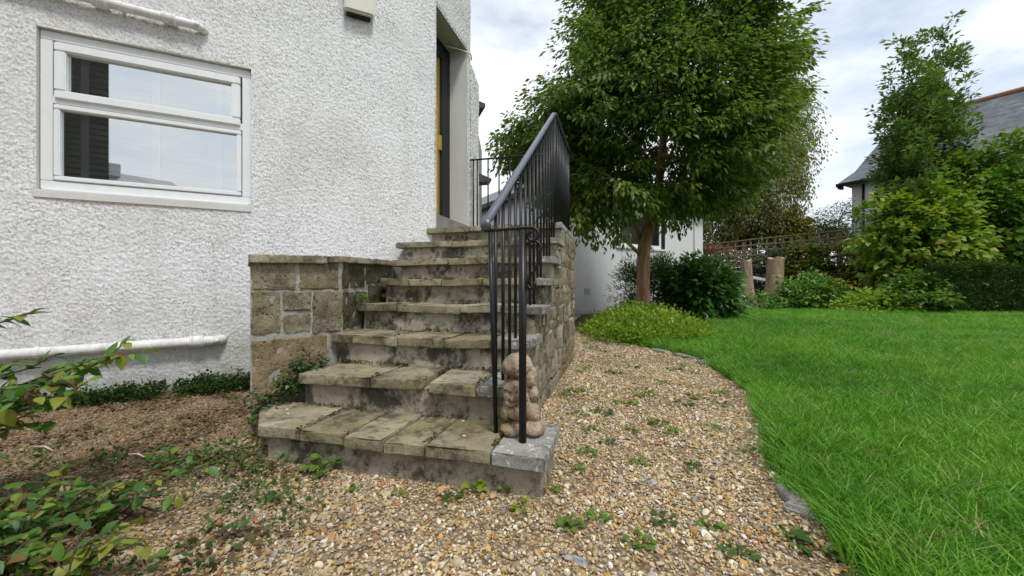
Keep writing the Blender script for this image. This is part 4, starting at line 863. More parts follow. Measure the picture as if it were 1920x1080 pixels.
# the two houses behind the camera that the window pane mirrors
nb = thing('neighbour_house', 'tall dark stone gable mirrored in the window glass', 'house', (-5, -9, 0))
m = MB(); m.prism([(-1.75, -9.2), (-9.5, -9.2), (-9.5, -16), (-1.75, -16)], -.1, 11.0); m.build('wall', m_stone('soot_stone', [(.05, .05, .045), (.07, .068, .06), (.10, .095, .085)], sc=.2), nb)
m = MB(); m.add([(-1.6, -9, 11.02), (-9.7, -9, 11.02), (-9.7, -16.2, 11.02), (-1.6, -16.2, 11.02), (-5.6, -9, 13.6), (-5.6, -16.2, 13.6)], [(0, 1, 4), (2, 3, 5), (0, 4, 5, 3), (1, 2, 5, 4)]); m.build('roof', SLATE, nb)
mb = thing('mirrored_house', 'house with hipped slate roof mirrored low in the window glass', 'house', (4, -25, 0))
m = MB(); m.prism([(-6.6, -24.4), (5.5, -24.4), (5.5, -31.6), (-6.6, -31.6)], -.1, 5.38); m.build('wall', RENDER, mb)
m = MB(); m.add([(-7, -24, 5.4), (5.9, -24, 5.4), (5.9, -32, 5.4), (-7, -32, 5.4), (-4, -28, 8.25), (3.6, -28, 8.25)], [(0, 1, 5, 4), (1, 2, 5), (2, 3, 4, 5), (3, 0, 4), (3, 2, 1, 0)]); m.build('roof', SLATE, mb)
m = MB(); m.box((.1, -28.5, 7.0), (1.0, -27.6, 8.75)); m.build('chimney', RENDER, mb)

# ------------------------------------------------------------------ scattering: gravel stones and grass
def scatter(name, label, P, rot, scl, pick, protos):
    me = bpy.data.meshes.new(name); me.vertices.add(len(P)); me.vertices.foreach_set('co', np.asarray(P, np.float32).ravel())
    a = me.attributes.new('rot', 'FLOAT_VECTOR', 'POINT'); a.data.foreach_set('vector', np.asarray(rot, np.float32).ravel())
    a = me.attributes.new('scl', 'FLOAT_VECTOR', 'POINT'); a.data.foreach_set('vector', np.asarray(scl, np.float32).ravel())
    a = me.attributes.new('pick', 'INT', 'POINT'); a.data.foreach_set('value', np.asarray(pick, np.int32))
    c = bpy.data.collections.new(name + '_pieces')
    for q in protos: c.objects.link(q)
    o = bpy.data.objects.new(name, me); COL.objects.link(o); tag(o, label, kind='stuff')
    ng = bpy.data.node_groups.new(name, 'GeometryNodeTree'); ng.interface.new_socket('Geometry', in_out='INPUT', socket_type='NodeSocketGeometry'); ng.interface.new_socket('Geometry', in_out='OUTPUT', socket_type='NodeSocketGeometry')
    N, L = ng.nodes.new, ng.links.new; gi, go = N('NodeGroupInput'), N('NodeGroupOutput'); ip = N('GeometryNodeInstanceOnPoints'); ci = N('GeometryNodeCollectionInfo')
    ci.inputs['Collection'].default_value = c; ci.inputs['Separate Children'].default_value = True; ci.inputs['Reset Children'].default_value = True
    def na(nm, ty): q = N('GeometryNodeInputNamedAttribute'); q.data_type = ty; q.inputs[0].default_value = nm; return q.outputs[0]
    e2r = N('FunctionNodeEulerToRotation'); L(na('rot', 'FLOAT_VECTOR'), e2r.inputs[0])
    L(gi.outputs[0], ip.inputs['Points']); L(ci.outputs[0], ip.inputs['Instance']); ip.inputs['Pick Instance'].default_value = True
    L(na('pick', 'INT'), ip.inputs['Instance Index']); L(e2r.outputs[0], ip.inputs['Rotation']); L(na('scl', 'FLOAT_VECTOR'), ip.inputs['Scale']); L(ip.outputs[0], go.inputs[0])
    md = o.modifiers.new('scatter', 'NODES'); md.node_group = ng; return o
# gravel
t = NT('gravel_stone'); p = t.pos(); r = t.rnd()
pal = [(0, (.56, .42, .21)), (.10, (.66, .56, .36)), (.20, (.46, .28, .10)), (.29, (.60, .49, .30)), (.38, (.33, .285, .225)), (.46, (.80, .73, .58)), (.54, (.62, .40, .14)), (.62, (.52, .43, .29)), (.70, (.42, .405, .375)), (.77, (.72, .55, .31)), (.83, (.24, .20, .155)), (.88, (.84, .80, .71)), (.93, (.56, .47, .33)), (.97, (.45, .20, .08))]
c = t.ramp(r, pal, 'CONSTANT'); n = t.noise(p, 90, 4, .6); c = t.mix(t.fr(n, .3, .75), t.mix(1.0, c, (.62, .58, .55), 'MULTIPLY'), c)
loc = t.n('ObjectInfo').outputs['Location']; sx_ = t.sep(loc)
dirt_and_shade = t.math('MULTIPLY', t.ramp(t.math('ADD', sx_[0], t.math('MULTIPLY', t.noise(loc, 2.2, 4), 1.2)), [(0.0, (0, 0, 0)), (1, (0, 0, 0))]), .7)
dn = t.fr(t.math('ADD', t.math('MULTIPLY', sx_[0], -.55), t.math('MULTIPLY', t.math('SUBTRACT', t.noise(loc, 2.5, 5), .5), 1.5)), .22, .95)  # brown soil plus foreground shade painted into the stones, stronger towards the left
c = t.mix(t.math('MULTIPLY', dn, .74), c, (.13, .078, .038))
GST = t.surf(c, .7, t.bump(n, .3, .003), .3)
protos = []
for i in range(9):
    bm = bmesh.new(); bmesh.ops.create_icosphere(bm, subdivisions=2, radius=1.0); V = np.array([v.co[:] for v in bm.verts])
    for q in range(9): d_ = unit(np.random.default_rng(i * 20 + q).normal(size=3)); lim = .42 + .34 * np.random.default_rng(i * 50 + q).random(); pr = V @ d_; V = V - np.where(pr > lim, (pr - lim) * .85, 0)[:, None] * d_
    V *= [1.0, .78, .58]; V += (fbm(V * 2 + i * 9, 2, i)[:, None] - .5) * .15 * V
    for v, co in zip(bm.verts, V): v.co = co
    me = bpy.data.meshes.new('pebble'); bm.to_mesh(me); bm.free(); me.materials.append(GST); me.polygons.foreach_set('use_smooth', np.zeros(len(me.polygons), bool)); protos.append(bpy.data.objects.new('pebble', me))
S_FOOT = [st(-1.74, 1.60)[:2], st(-.30, 1.60)[:2], st(-.29, 2.0)[:2], st(WALLU, 2.0)[:2], st(WALLU, BACK)[:2], (-1.5, 5.2), tuple(wa(1.75, 0)[:2]), tuple(PL)]
def sample(n, x0, x1, y0, y1): return np.stack([x0 + (x1 - x0) * rng.random(n), y0 + (y1 - y0) * rng.random(n)], 1)
GP = []; GS = []
for (y0, y1, dens, sz) in ((.75, 1.7, 15500, 1.0), (1.7, 2.8, 12500, 1.05), (2.8, 4.6, 7600, 1.2), (4.6, 9.5, 3600, 1.4), (9.5, 12.8, 900, 1.8)):
    x0, x1 = -1.42 * y1 - .1, 1.1 * y1 if y1 < 3 else 2.4
    x0 = max(x0, -4.3); q = sample(int((x1 - x0) * (y1 - y0) * dens), x0, x1, y0, y1); q = q[in_poly(q, PATH_POLY) & ~in_poly(q, S_FOOT)]
    q = q[np.abs(q[:, 0]) < 1.36 * q[:, 1] + .12]; GP.append(q); GS.append(np.full(len(q), sz))
GP = np.concatenate(GP); GS = np.concatenate(GS); hk = fbm(np.c_[GP * 2.6, GP[:, :1] * 0], 3, 91) < .60; hk |= rng.random(len(GP)) < .45; GP, GS = GP[hk], GS[hk]; n = len(GP)
size = np.exp(rng.normal(size=n) * .42) * .0059 * GS; grit = rng.random(n) < .30; size = np.where(grit, size * .5, size); size = np.clip(size, .002, .020)
lift = size * .25 + .006 * rng.random(n)
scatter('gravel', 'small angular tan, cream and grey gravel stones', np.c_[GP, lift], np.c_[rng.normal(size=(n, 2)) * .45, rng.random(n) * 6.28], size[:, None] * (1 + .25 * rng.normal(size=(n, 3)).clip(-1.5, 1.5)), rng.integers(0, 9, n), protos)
# grass
t = NT('grass_blade'); r = t.rnd(); loc = t.n('ObjectInfo').outputs['Location']; pz = t.n('TexCoord').outputs['Object']
big = t.noise(loc, .9, 4, .6); f = t.math('ADD', t.math('MULTIPLY', big, .62), t.math('MULTIPLY', r, .38))
f = t.math('ADD', f, t.math('MULTIPLY', t.math('SUBTRACT', t.noise(loc, .38, 3, .5), .5), .55))
c = t.ramp(f, [(.22, (.055, .18, .011)), (.42, (.098, .285, .017)), (.60, (.16, .38, .025)), (.78, (.26, .43, .05))])
c = t.mix(t.fr(t.math('FRACT', t.math('MULTIPLY', r, 37.7)), .975, .98), c, (.42, .36, .16))
b = t.n('BsdfPrincipled', {'Base Color': c, 'Roughness': .45, 'Specular IOR Level': .35}); tl = t.n('BsdfTranslucent', {'Color': c}); mx = t.n('MixShader', {0: .30}); t.t.links.new(b.outputs[0], mx.inputs[1]); t.t.links.new(tl.outputs[0], mx.inputs[2]); t.t.links.new(mx.outputs[0], t.out.inputs[0]); GRM = t.m
def tuft(nb, rad, hmin, hmax, wd, lean, mat, seed, name='grass_tuft'):
    g_ = np.random.default_rng(seed); V = []; Fs = []
    for i in range(nb):
        a, rr_ = g_.random() * 6.28, rad * math.sqrt(g_.random()); x, y = rr_ * math.cos(a), rr_ * math.sin(a); h_ = hmin + (hmax - hmin) * g_.random(); ba = g_.random() * 6.28; bl_ = lean * h_ * (.3 + g_.random()); wv = wd * (.7 + .6 * g_.random()); sa = g_.random() * 3.14
        dx, dy = math.cos(ba) * bl_, math.sin(ba) * bl_; sx2, sy2 = math.cos(sa) * wv / 2, math.sin(sa) * wv / 2; b0 = len(V)
        for (f_, wf) in ((0, 1), (.45, .85), (.8, .5)):
            px_, py_, pz_ = x + dx * f_ ** 1.8, y + dy * f_ ** 1.8, h_ * (f_ - .18 * lean * f_ ** 2); V += [(px_ - sx2 * wf, py_ - sy2 * wf, pz_), (px_ + sx2 * wf, py_ + sy2 * wf, pz_)]
        V.append((x + dx, y + dy, h_ * (1 - .25 * lean))); Fs += [(b0, b0 + 1, b0 + 3, b0 + 2), (b0 + 2, b0 + 3, b0 + 5, b0 + 4), (b0 + 4, b0 + 5, b0 + 6)]
    me = npmesh(name, V, Fs); me.materials.append(mat); return bpy.data.objects.new(name, me)
protos = [tuft(18, .05, .035, .085, .0042, .9, GRM, i) for i in range(4)] + [tuft(16, .05, .07, .15, .0048, .9, GRM, 20 + i) for i in range(3)]
GP = []; GS = []; PK = []; EA = np.array(EDGEL[:-2])
def edge_dist(q):
    d = np.full(len(q), 9.0)
    for a, b in zip(EA, EA[1:]):
        ab = b - a; t_ = np.clip(((q - a) @ ab) / (ab @ ab), 0, 1); d = np.minimum(d, np.linalg.norm(q - (a + t_[:, None] * ab), axis=1))
    return d
for (y0, y1, dens, sz) in ((.7, 2.2, 1500, 1.0), (2.2, 4, 900, 1.05), (4, 7, 420, 1.25), (7, 11, 190, 1.5), (11, 17, 90, 1.8)):
    x1 = min(1.36 * y1 + .3, 22); q = sample(int(x1 * (y1 - y0) * dens), 0, x1, y0, y1); q = q[in_poly(q, LAWN_POLY)]; q = q[q[:, 0] < 1.34 * q[:, 1] + .3]
    GP.append(q); GS.append(np.full(len(q), sz))
GP = np.concatenate(GP); GS = np.concatenate(GS); n = len(GP); ed = edge_dist(GP)
long_ = (rng.random(n) < np.where(ed < .22, .75, .10 + .25 * (fbm(np.c_[GP * .9, GP[:, :1] * 0], 2, 6) > .55)))
PK = np.where(long_, rng.integers(4, 7, n), rng.integers(0, 4, n))
hv = .75 + .7 * fbm(np.c_[GP * 1.3, GP[:, :1] * 0 + 2], 2, 12)
scatter('grass', 'bright green uneven lawn grass', np.c_[GP, np.full(n, .016)], np.c_[rng.normal(size=(n, 2)) * .16, rng.random(n) * 6.28], GS[:, None] * np.stack([np.ones(n), np.ones(n), hv / np.sqrt(GS)], 1), PK, protos)

# ------------------------------------------------------------------ path edging stones, loose stones
def flat_stone(name, x, y, lx, ly, h_, rz, seed, parent=None, mat=EDGE, z0=0.0):
    V, Fs = rock(lx, ly, h_, .012, .05, .008, 14, seed, .05); c_, s_ = math.cos(rz), math.sin(rz)
    return place_block(name, V, Fs, lambda a, b, z: (x + a * c_ - b * s_, y + a * s_ + b * c_, z0 + z), mat, parent, smooth=True)
for i, (x, y, l_) in enumerate([(1240, 661, .30), (1287, 671, .38), (1320, 683, .2), (1494, 938, .14)]):
    X, Y = gnd(x, y); j = min(range(len(EA) - 1), key=lambda j: np.linalg.norm((EA[j] + EA[j + 1]) / 2 - [X, Y])); dv = EA[j + 1] - EA[j]
    flat_stone('edging_stone', X, Y, l_, .11, .07, math.atan2(dv[1], dv[0]), 1200 + i, gp)
X, Y = gnd(1522, 966); tag(flat_stone('edging_slab', X, Y, .17, .085, .05, 2.3, 1230, None), 'flat grey edging slab half covered by lawn grass', 'stone')
X, Y = gnd(1084, 1052); tag(flat_stone('flat_stone', X, Y, .065, .035, .022, -.5, 1240, None, m_stone('bluish_stone', [(.20, .21, .23), (.26, .27, .29), (.32, .33, .35)], stain_amt=.1)), 'flat bluish grey stone lying on the gravel in front', 'stone')

# ------------------------------------------------------------------ weeds and low plants
WEED_M = [m_leaf('weed_leaf_%s' % s, c_, src='rnd', trans=.35) for s, c_ in (('fresh', [(.07, .16, .018), (.11, .21, .022), (.16, .24, .03)]), ('dark', [(.03, .085, .014), (.05, .115, .018), (.08, .15, .022)]), ('lime', [(.17, .24, .02), (.24, .29, .025), (.28, .28, .03)]))]
def lobed(L_=1.0, n_=11, seed=0):
    V = [(0, .42 * L_, .03 * L_)]; g_ = np.random.default_rng(seed)
    for i in range(n_): a = -math.pi / 2 + .35 + (2 * math.pi - .7) * i / (n_ - 1); r_ = (.5 + .10 * math.cos(i * math.pi) + .05 * g_.random()) * L_; V.append((r_ * math.cos(a), .42 * L_ + r_ * math.sin(a), .08 * L_ * math.cos(2 * a)))
    V.append((0, 0, 0)); return V, [(0, i, i + 1) for i in range(1, n_)] + [(0, n_, n_ + 1), (0, n_ + 1, 1)]
def ovate(L_=1.0, wd=.5, curl=.15):
    ys = [0, .18, .42, .7, 1.0]; ws = [.03, .36, .5, .34, .0]; V = []; Fs = []
    for y, q in zip(ys, ws): V += [(-q * wd, y, .10 * q - curl * y * y), (0, y, -curl * y * y), (q * wd, y, .10 * q - curl * y * y)]
    for i in range(4):
        b = i * 3; Fs += [(b, b + 1, b + 4, b + 3), (b + 1, b + 2, b + 5, b + 4)]
    return V, Fs
def leaf_data(name, V, Fs, mat): me = npmesh(name, V, Fs, True); me.materials.append(mat); return me
WL = [[leaf_data('leaf', *lobed(1, 11, i), m_) for i in range(2)] for m_ in WEED_M]
def leaf_matrix(loc, d, nrm, L_):
    d = Vector(d).normalized(); x = d.cross(Vector(nrm)).normalized(); zax = x.cross(d)
    return Matrix.Translation(loc) @ Matrix((x, d, zax)).transposed().to_4x4() @ Matrix.Scale(L_, 4)
def put_leaf(data, parent, loc, d, nrm, L_):
    o = bpy.data.objects.new('leaf', data); COL.objects.link(o); o.parent = parent
    d = Vector(d).normalized(); x = d.cross(Vector(nrm)).normalized(); zax = x.cross(d)
    M_ = Matrix((x, d, zax)).transposed().to_4x4(); M_ = Matrix.Translation(loc) @ M_ @ Matrix.Scale(L_, 4); o.matrix_basis = M_; return o
def weed(x, y, n_, L_, sp, h_, kind_, label, group=None, z0=0.0, XY=None):
    X, Y = XY if XY else gnd(x, y, z0); t_ = thing('weed', label, 'weed', (X, Y, z0), group); m = MB()
    for i in range(n_):
        a = random.uniform(0, 6.28); r_ = sp * math.sqrt(random.uniform(.05, 1)); hh = h_ * random.uniform(.4, 1) * (1.1 - .5 * r_ / sp); tip_ = (r_ * math.cos(a), r_ * math.sin(a), hh)
        m.tube([(0, 0, 0), (tip_[0] * .5, tip_[1] * .5, hh * .75), tip_], [.0022, .0016, .0012], 4, False)
        put_leaf(random.choice(WL[kind_]), t_, tip_, (math.cos(a), math.sin(a), random.uniform(-.3, .25)), (random.uniform(-.3, .3), random.uniform(-.5, .1), 1), L_ * random.uniform(.65, 1.2))
    o = bpy.data.objects.new('stem', npmesh('stem', m.v, m.f)); o.data.materials.append(STEMG); COL.objects.link(o); o.parent = t_
weed(485, 822, 9, .034, .035, .07, 2, 'lime green weed at the left corner of the bottom step')
weed(535, 838, 8, .030, .03, .06, 0, 'small upright weed against the bottom step beside the lime one')
weed(605, 885, 20, .034, .075, .09, 0, 'large green weed growing against the front of the bottom step')
weed(518, 938, 9, .024, .04, .03, 1, 'dark green weed flat on the gravel in front of the steps')
weed(668, 922, 7, .022, .03, .035, 0, 'small weed on gravel below the middle of the bottom step')
weed(846, 940, 9, .024, .035, .03, 1, 'dark low weed left of the yellow weed below the steps')
weed(890, 925, 12, .028, .04, .07, 2, 'yellow green weed touching the bottom step riser')
weed(948, 925, 5, .020, .02, .06, 2, 'thin lime weed under the bottom corner slab')
weed(982, 955, 10, .026, .035, .045, 2, 'bright yellow weed in front of the bottom step corner')
weed(1030, 925, 7, .022, .03, .03, 0, 'weed beside the side of the bottom corner slab')
weed(745, 930, 5, .018, .025, .03, 0, 'tiny weed on gravel between the two larger weeds')
weed(1085, 885, 8, .020, .03, .03, 0, 'weed just right of the bottom corner slab on gravel')
weed(1530, 1030, 12, .030, .06, .04, 1, 'broad leaved weed beside the flat edging slab')
weed(1480, 1010, 12, .022, .05, .03, 0, 'low weed patch at the gravel edge near the lawn')
weed(1590, 1060, 10, .026, .05, .04, 0, 'weed at the bottom edge of the lawn border')
weed(405, 870, 8, .022, .04, .03, 0, 'weed on the brown gravel left of the steps')
weed(300, 840, 9, .022, .05, .03, 1, 'dark weed on the brown gravel beneath the house wall')
weed(265, 800, 9, .022, .05, .03, 1, 'dark weed patch nearer the white wall')
weed(420, 835, 7, .02, .03, .03, 0, 'light weed beside the left corner of the steps')
weed(330, 950, 8, .02, .05, .03, 1, 'weed patch in the brown gravel at lower left')
weed(320, 1050, 9, .022, .05, .03, 0, 'green weed at the bottom of the picture near the shrub')
random.seed(21)
rw = [(1080, 735), (1060, 745), (1125, 775), (1170, 757), (1215, 745), (1250, 720), (1280, 760), (1310, 700), (1205, 872), (1262, 812), (1180, 810), (1100, 850), (1150, 700), (1195, 690), (1235, 795), (1300, 745), (1130, 660), (1100, 645), (1170, 670), (1265, 695), (1345, 740), (1210, 735), (1092, 690), (1075, 780), (1240, 980), (1200, 1020), (1390, 1045), (1075, 985), (1340, 990), (1115, 975), (1350, 760), (1110, 810), (1140, 835), (1300, 880)]
ORD = ['nearest', 'second nearest', 'third nearest', 'fourth nearest', 'fifth nearest', 'sixth nearest', 'seventh nearest', 'eighth nearest', 'ninth nearest', 'tenth nearest', 'eleventh nearest', 'twelfth nearest', 'thirteenth nearest', 'fourteenth nearest', 'fifteenth nearest', 'sixteenth nearest']
def lane(x, y):
    xl = 1078 - (y - 668) * .60 if y > 668 else 1078; xe = float(np.interp(y, [q[1] for q in EDGE_PX], [q[0] for q in EDGE_PX])); f = (x - xl) / (xe - xl)
    return 'on the gravel along the stair wall' if f < .33 else 'down the middle of the gravel path' if f < .67 else 'on the gravel beside the lawn edge'
def with_order(pts):
    cnt = {}; out = []
    for x, y, *r_ in sorted(pts, key=lambda q: -q[1]): l_ = lane(x, y) if x > 1000 else 'on the brown gravel left of the steps'; cnt[l_] = cnt.get(l_, 0) + 1; out.append((x, y, r_, l_, ORD[cnt[l_] - 1]))
    return out
for x, y, r_, l_, od in with_order(rw): weed(x + random.uniform(-6, 6), y, random.randint(9, 16), .030 if y < 800 else .021, .075 if y < 800 else .045, .035, random.choice([0, 0, 1]), 'low green weed %s, %s to the viewer' % (l_, od), 'weeds in the gravel path')
GRT = NT('tuft_blade'); r = GRT.rnd(); TUFM = GRT.surf(GRT.ramp(r, [(0, (.07, .16, .015)), (1, (.13, .22, .03))]), .5, None, .3)
td = [tuft(40, .05, .03, .075, .003, 1.1, TUFM, 60 + i).data for i in range(3)]
for x, y, r_, l_, od in with_order([(1347, 808, 1.1), (1402, 852, .9), (1412, 815, 1.0), (1255, 760, .7), (1437, 852, .9), (1160, 640, 1.6), (1110, 655, 1.8), (1095, 625, 2.2), (1140, 625, 2.0), (1285, 690, 1.4), (1078, 990, .5), (1200, 1000, .5), (1090, 700, 1.2), (420, 960, .6), (95, 900, .8), (350, 900, .7)]):
    s_ = r_[0]
    o = bpy.data.objects.new('grass_tuft', random.choice(td)); COL.objects.link(o); X, Y = gnd(x, y); o.location = (X, Y, 0); o.rotation_euler = (0, 0, random.random() * 6); o.scale = (s_, s_, s_); tag(o, 'grass tuft %s, %s to the viewer' % (l_, od), 'grass tuft', 'grass tufts in the gravel')
mp = []; 
for k in range(1, 8):
    uL, uR = u_of(LEFT[k], k) + .03, RIGHT[k] - .05
    for _ in range(110):
        u = uL + (uR - uL) * random.random(); mp.append((*st(u, sk(k + 1) + .036 - .012 * random.random(), zk(k) + .004)[:2], zk(k) + .003 + .006 * random.random()))
    for x in JOINT[k]:
        for _ in range(16): u = u_of(x, k) + random.gauss(0, .003); mp.append((*st(u, sk(k) + .32 * random.random())[:2], zk(k) + .001))
mp = np.array(mp); mp = mp[fbm(mp * 5.5, 2, 8) > .42]; n = len(mp)
o = link('moss', leaf_mesh('moss', *sprays(mp, np.tile([0, 0, 1.], (n, 1)) + rng.normal(size=(n, 3)), 7, .012, .011, .008, .0, 1.0)), m_leaf('moss_tuft', [(.022, .026, .008), (.045, .05, .012), (.085, .09, .02), (.03, .024, .014)], trans=.1, rough=.9), stairs, None, 'stuff')
# weeds on the steps and walls
weed(0, 0, 14, .028, .06, .10, 0, 'small leafy weed between the stone wall and the fifth step', z0=.75, XY=(-1.135, 2.93))
weed(0, 0, 8, .022, .04, .06, 0, 'light green weed at the top left end of the steps under the wall', z0=zk(7), XY=(-1.02, 4.16))
# ivy on the block wall by the second step
IVY = m_leaf('ivy_leaf', [(.012, .032, .010), (.022, .055, .013), (.045, .10, .018), (.10, .17, .02)], gloss=.5)
iv = thing('ivy', 'small leaved ivy creeping down the block wall beside the second step', 'ivy', (-1.30, 2.45, .2))
n = 60; f_ = rng.random(n); C = np.stack([-1.22 - .26 * f_ + .03 * rng.normal(size=n), 2.56 - .24 * f_ - .02 + .03 * rng.normal(size=n), .42 - .25 * f_ + .05 * rng.normal(size=n)], 1)
link('foliage', leaf_mesh('foliage', *sprays(C, np.tile([.4, -.7, .2], (n, 1)) + rng.normal(size=(n, 3)) * .4, 12, .06, .026, .02, .3, .9)), IVY, iv)
m = MB(); m.tube([(-1.48, 2.30, .19), (-1.38, 2.38, .25), (-1.28, 2.47, .36), (-1.2, 2.58, .46)], [.005, .004, .003, .002], 5); m.build('stem', STEM, iv, True)
# ground ivy strip along the house wall
n = 760; a_ = 1.3 + 2.2 * rng.random(n); kq = fbm(np.stack([a_ * 4.5, a_ * 0, a_ * 0 + 3], 1), 2, 44) > .33; a_ = a_[kq]; n = len(a_); o_ = .02 + .34 * rng.random(n) * (.4 + .6 * fbm(np.stack([a_ * 3, a_ * 0, a_ * 0], 1), 2, 2)); C = np.array([wa(a, .015 + .10 * max(0, 1 - o2 / .4) * rng.random() * np.clip((3.1 - a) / 1.3, .25, 1), o2) for a, o2 in zip(a_, o_)])
o = link('ground_ivy', leaf_mesh('ground_ivy', *sprays(C, np.tile([.2, -.4, .6], (n, 1)) + rng.normal(size=(n, 3)) * .5, 14, .06, .026, .02, .0, 1.0)), IVY); tag(o, 'strip of dark small leaved ivy along the foot of the house wall', kind='stuff')
# scattered leaf litter and moss greens on the brown gravel at lower left
n = 1800; q = sample(9000, -3.0, -.6, 1.0, 3.2); q = q[in_poly(q, PATH_POLY) & ~in_poly(q, S_FOOT)]; q = q[fbm(np.c_[q * 3.1, q[:, :1] * 0], 2, 31) > .5][:n]
LIT = m_leaf('leaf_litter', [(.05, .03, .015), (.10, .055, .025), (.14, .09, .04), (.06, .075, .02)], trans=.05, rough=.8)
o = link('leaf_litter', leaf_mesh('leaf_litter', np.c_[q, .012 + .01 * rng.random(len(q))], np.c_[rng.normal(size=(len(q), 2)), .1 * rng.normal(size=len(q))], np.tile([0, 0, 1.], (len(q), 1)) + rng.normal(size=(len(q), 3)) * .3, .03 + .03 * rng.random(len(q)), .018, rng.random(len(q))), LIT); tag(o, 'brown dead leaves lying among the shaded gravel', kind='stuff')
n = 230; q = sample(9000, -2.6, -.75, .95, 2.4); q = q[in_poly(q, PATH_POLY) & ~in_poly(q, S_FOOT)]; dd = np.hypot((q[:, 0] + 1.7) / .55, (q[:, 1] - 1.4) / .55); q = q[(fbm(np.c_[q * 4.1, q[:, :1] * 0], 2, 77) - .25 * dd) > .24][:n]
o = link('low_weeds', leaf_mesh('low_weeds', *sprays(np.c_[q, np.full(len(q), .012)], np.tile([0, 0, 1.], (len(q), 1)) + rng.normal(size=(len(q), 3)) * .8, 9, .06, .024, .018, .0, 1.1)), m_leaf('low_weed_leaf', [(.025, .065, .012), (.045, .10, .016), (.09, .15, .022)])); tag(o, 'carpet of small dark weeds on the soil at the bottom left', kind='stuff')
# fallen pebbles and leaves on the steps
for (x, y, z0, nm, lab) in [(538, 770, Z1, 'pebble', 'pale pebble in a group of three on the bottom step'), (540, 778, Z1, 'pebble', 'lowest small pebble in the group on the bottom step'), (622, 762, Z1, 'pebble', 'yellowish pebble at the back of the bottom step'), (788, 773, Z1, 'pebble', 'round pebble at the foot of the second riser'), (868, 792, Z1, 'pebble', 'small cream pebble on the bottom step slab near the railing'), (870, 820, Z1, 'pebble', 'cream pebble near the front of the bottom step slab')]:
    X, Y = gnd(x, y, z0); V, Fs = rock(.018, .013, .010, .004, .006, .002, 60, int(x)); m = MB(); rz = random.random() * 3; m.add([(X + a * math.cos(rz) - b * math.sin(rz), Y + a * math.sin(rz) + b * math.cos(rz), z0 + .006 + c_) for a, b, c_ in V], Fs); tag(m.build(nm, plain('pale_pebble', (.5, .42, .3), .7, .2, .2), None, True), lab, 'pebble')
# twigs
for i, (x0, y0, x1, y1, lab) in enumerate([(185, 950, 295, 968, 'dark twig lying beside the lower left plants'), (195, 970, 270, 985, 'reddish twig under the dark twig at lower left'), (235, 860, 275, 866, 'short pale stick on the brown gravel'), (60, 845, 100, 852, 'pale bleached stick by the left picture edge')]):
    A, B = gnd(x0, y0), gnd(x1, y1); m = MB(); m.tube([(A[0], A[1], .02), ((A[0] + B[0]) / 2, (A[1] + B[1]) / 2 + .01, .028), (B[0], B[1], .018)], [.005, .006, .003], 6); tag(m.build('twig', plain('pale_stick', (.42, .36, .27), .9) if i > 1 else STEM, None, True), lab, 'twig')

# ------------------------------------------------------------------ foreground shrub at the left edge
LF = [leaf_data('leaf', *ovate(1, .5 + .1 * i, .08 + .12 * i), m_leaf('shrub_leaf_%s' % nm, c_, src='rnd', trans=.30, gloss=.4)) for i, (nm, c_) in enumerate([('green', [(.06, .15, .016), (.095, .20, .022), (.15, .25, .028)]), ('deep', [(.03, .09, .014), (.05, .13, .018), (.075, .165, .022)]), ('yellow', [(.16, .22, .022), (.22, .24, .03), (.20, .17, .03)]), ('bronze', [(.14, .07, .025), (.20, .09, .03), (.12, .11, .02)])])]
def bush(name, label, cat, base, branches, L_, step, mix_, nrm_up=1.0):
    t_ = thing(name, label, cat, base); B0 = Vector(base); todo = []
    for pts, r_ in branches:
        P_ = [Vector(q) - B0 for q in pts]; m = MB(); fine = []
        for i in range(len(P_) - 1):
            for f_ in np.linspace(0, 1, 6)[:-1]: fine.append(P_[i].lerp(P_[i + 1], f_))
        fine.append(P_[-1]); fine = [fine[0]] + [(fine[max(0, i - 2)] + fine[i] * 2 + fine[min(len(fine) - 1, i + 2)]) / 4 for i in range(1, len(fine) - 1)] + [fine[-1]]
        m.tube(fine, list(np.linspace(r_, r_ * .35, len(fine))), 6); o = bpy.data.objects.new('branch', npmesh('branch', m.v, m.f, True)); o.data.materials.append(STEM); COL.objects.link(o); o.parent = t_
        acc = 0; tot = sum((b - a).length for a, b in zip(fine, fine[1:])); run = 0
        for a, b in zip(fine, fine[1:]):
            d = b - a; run += d.length; acc += d.length
            while acc > step:
                acc -= step
                if run < tot * .15: continue
                k = random.choices(range(4), mix_)[0]; sd_ = random.choice((-1, 1)); sid = d.normalized().cross(Vector((0, 0, 1))) * sd_; dr = d.normalized() * random.uniform(.1, .8) + sid * random.uniform(.3, 1.0) + Vector((random.uniform(-.3, .3), random.uniform(-.3, .3), random.uniform(-.7, .45)))
                todo.append((k, leaf_matrix(b, dr, Vector((random.uniform(-.5, .5), random.uniform(-.7, .2), nrm_up)), L_ * random.uniform(.6, 1.25))))
    def far(q): p = q[1].translation + B0; return (0 if abs(p.x) < 1.3 * max(p.y, .01) else 50) + (p - cam.location).length
    todo.sort(key=far)                                  # the 280 leaves that show largest are parts, the rest one joined part
    for k, M_ in todo[:280]: o = bpy.data.objects.new('leaf', LF[k]); COL.objects.link(o); o.parent = t_; o.matrix_basis = M_
    if len(todo) > 280:
        V = []; Fs = []; mi = []
        for k, M_ in todo[280:]: b0 = len(V); V += [tuple(M_ @ v.co) for v in LF[k].vertices]; Fs += [tuple(i + b0 for i in p.vertices) for p in LF[k].polygons]; mi += [k] * len(LF[k].polygons)
        me = npmesh('foliage', V, Fs, True)
        for q in LF: me.materials.append(q.materials[0])
        me.polygons.foreach_set('material_index', mi); o = bpy.data.objects.new('foliage', me); COL.objects.link(o); o.parent = t_; o['kind'] = 'stuff'
    return t_
random.seed(4)
def pa(x, y, Y): return at(x, y, Y)
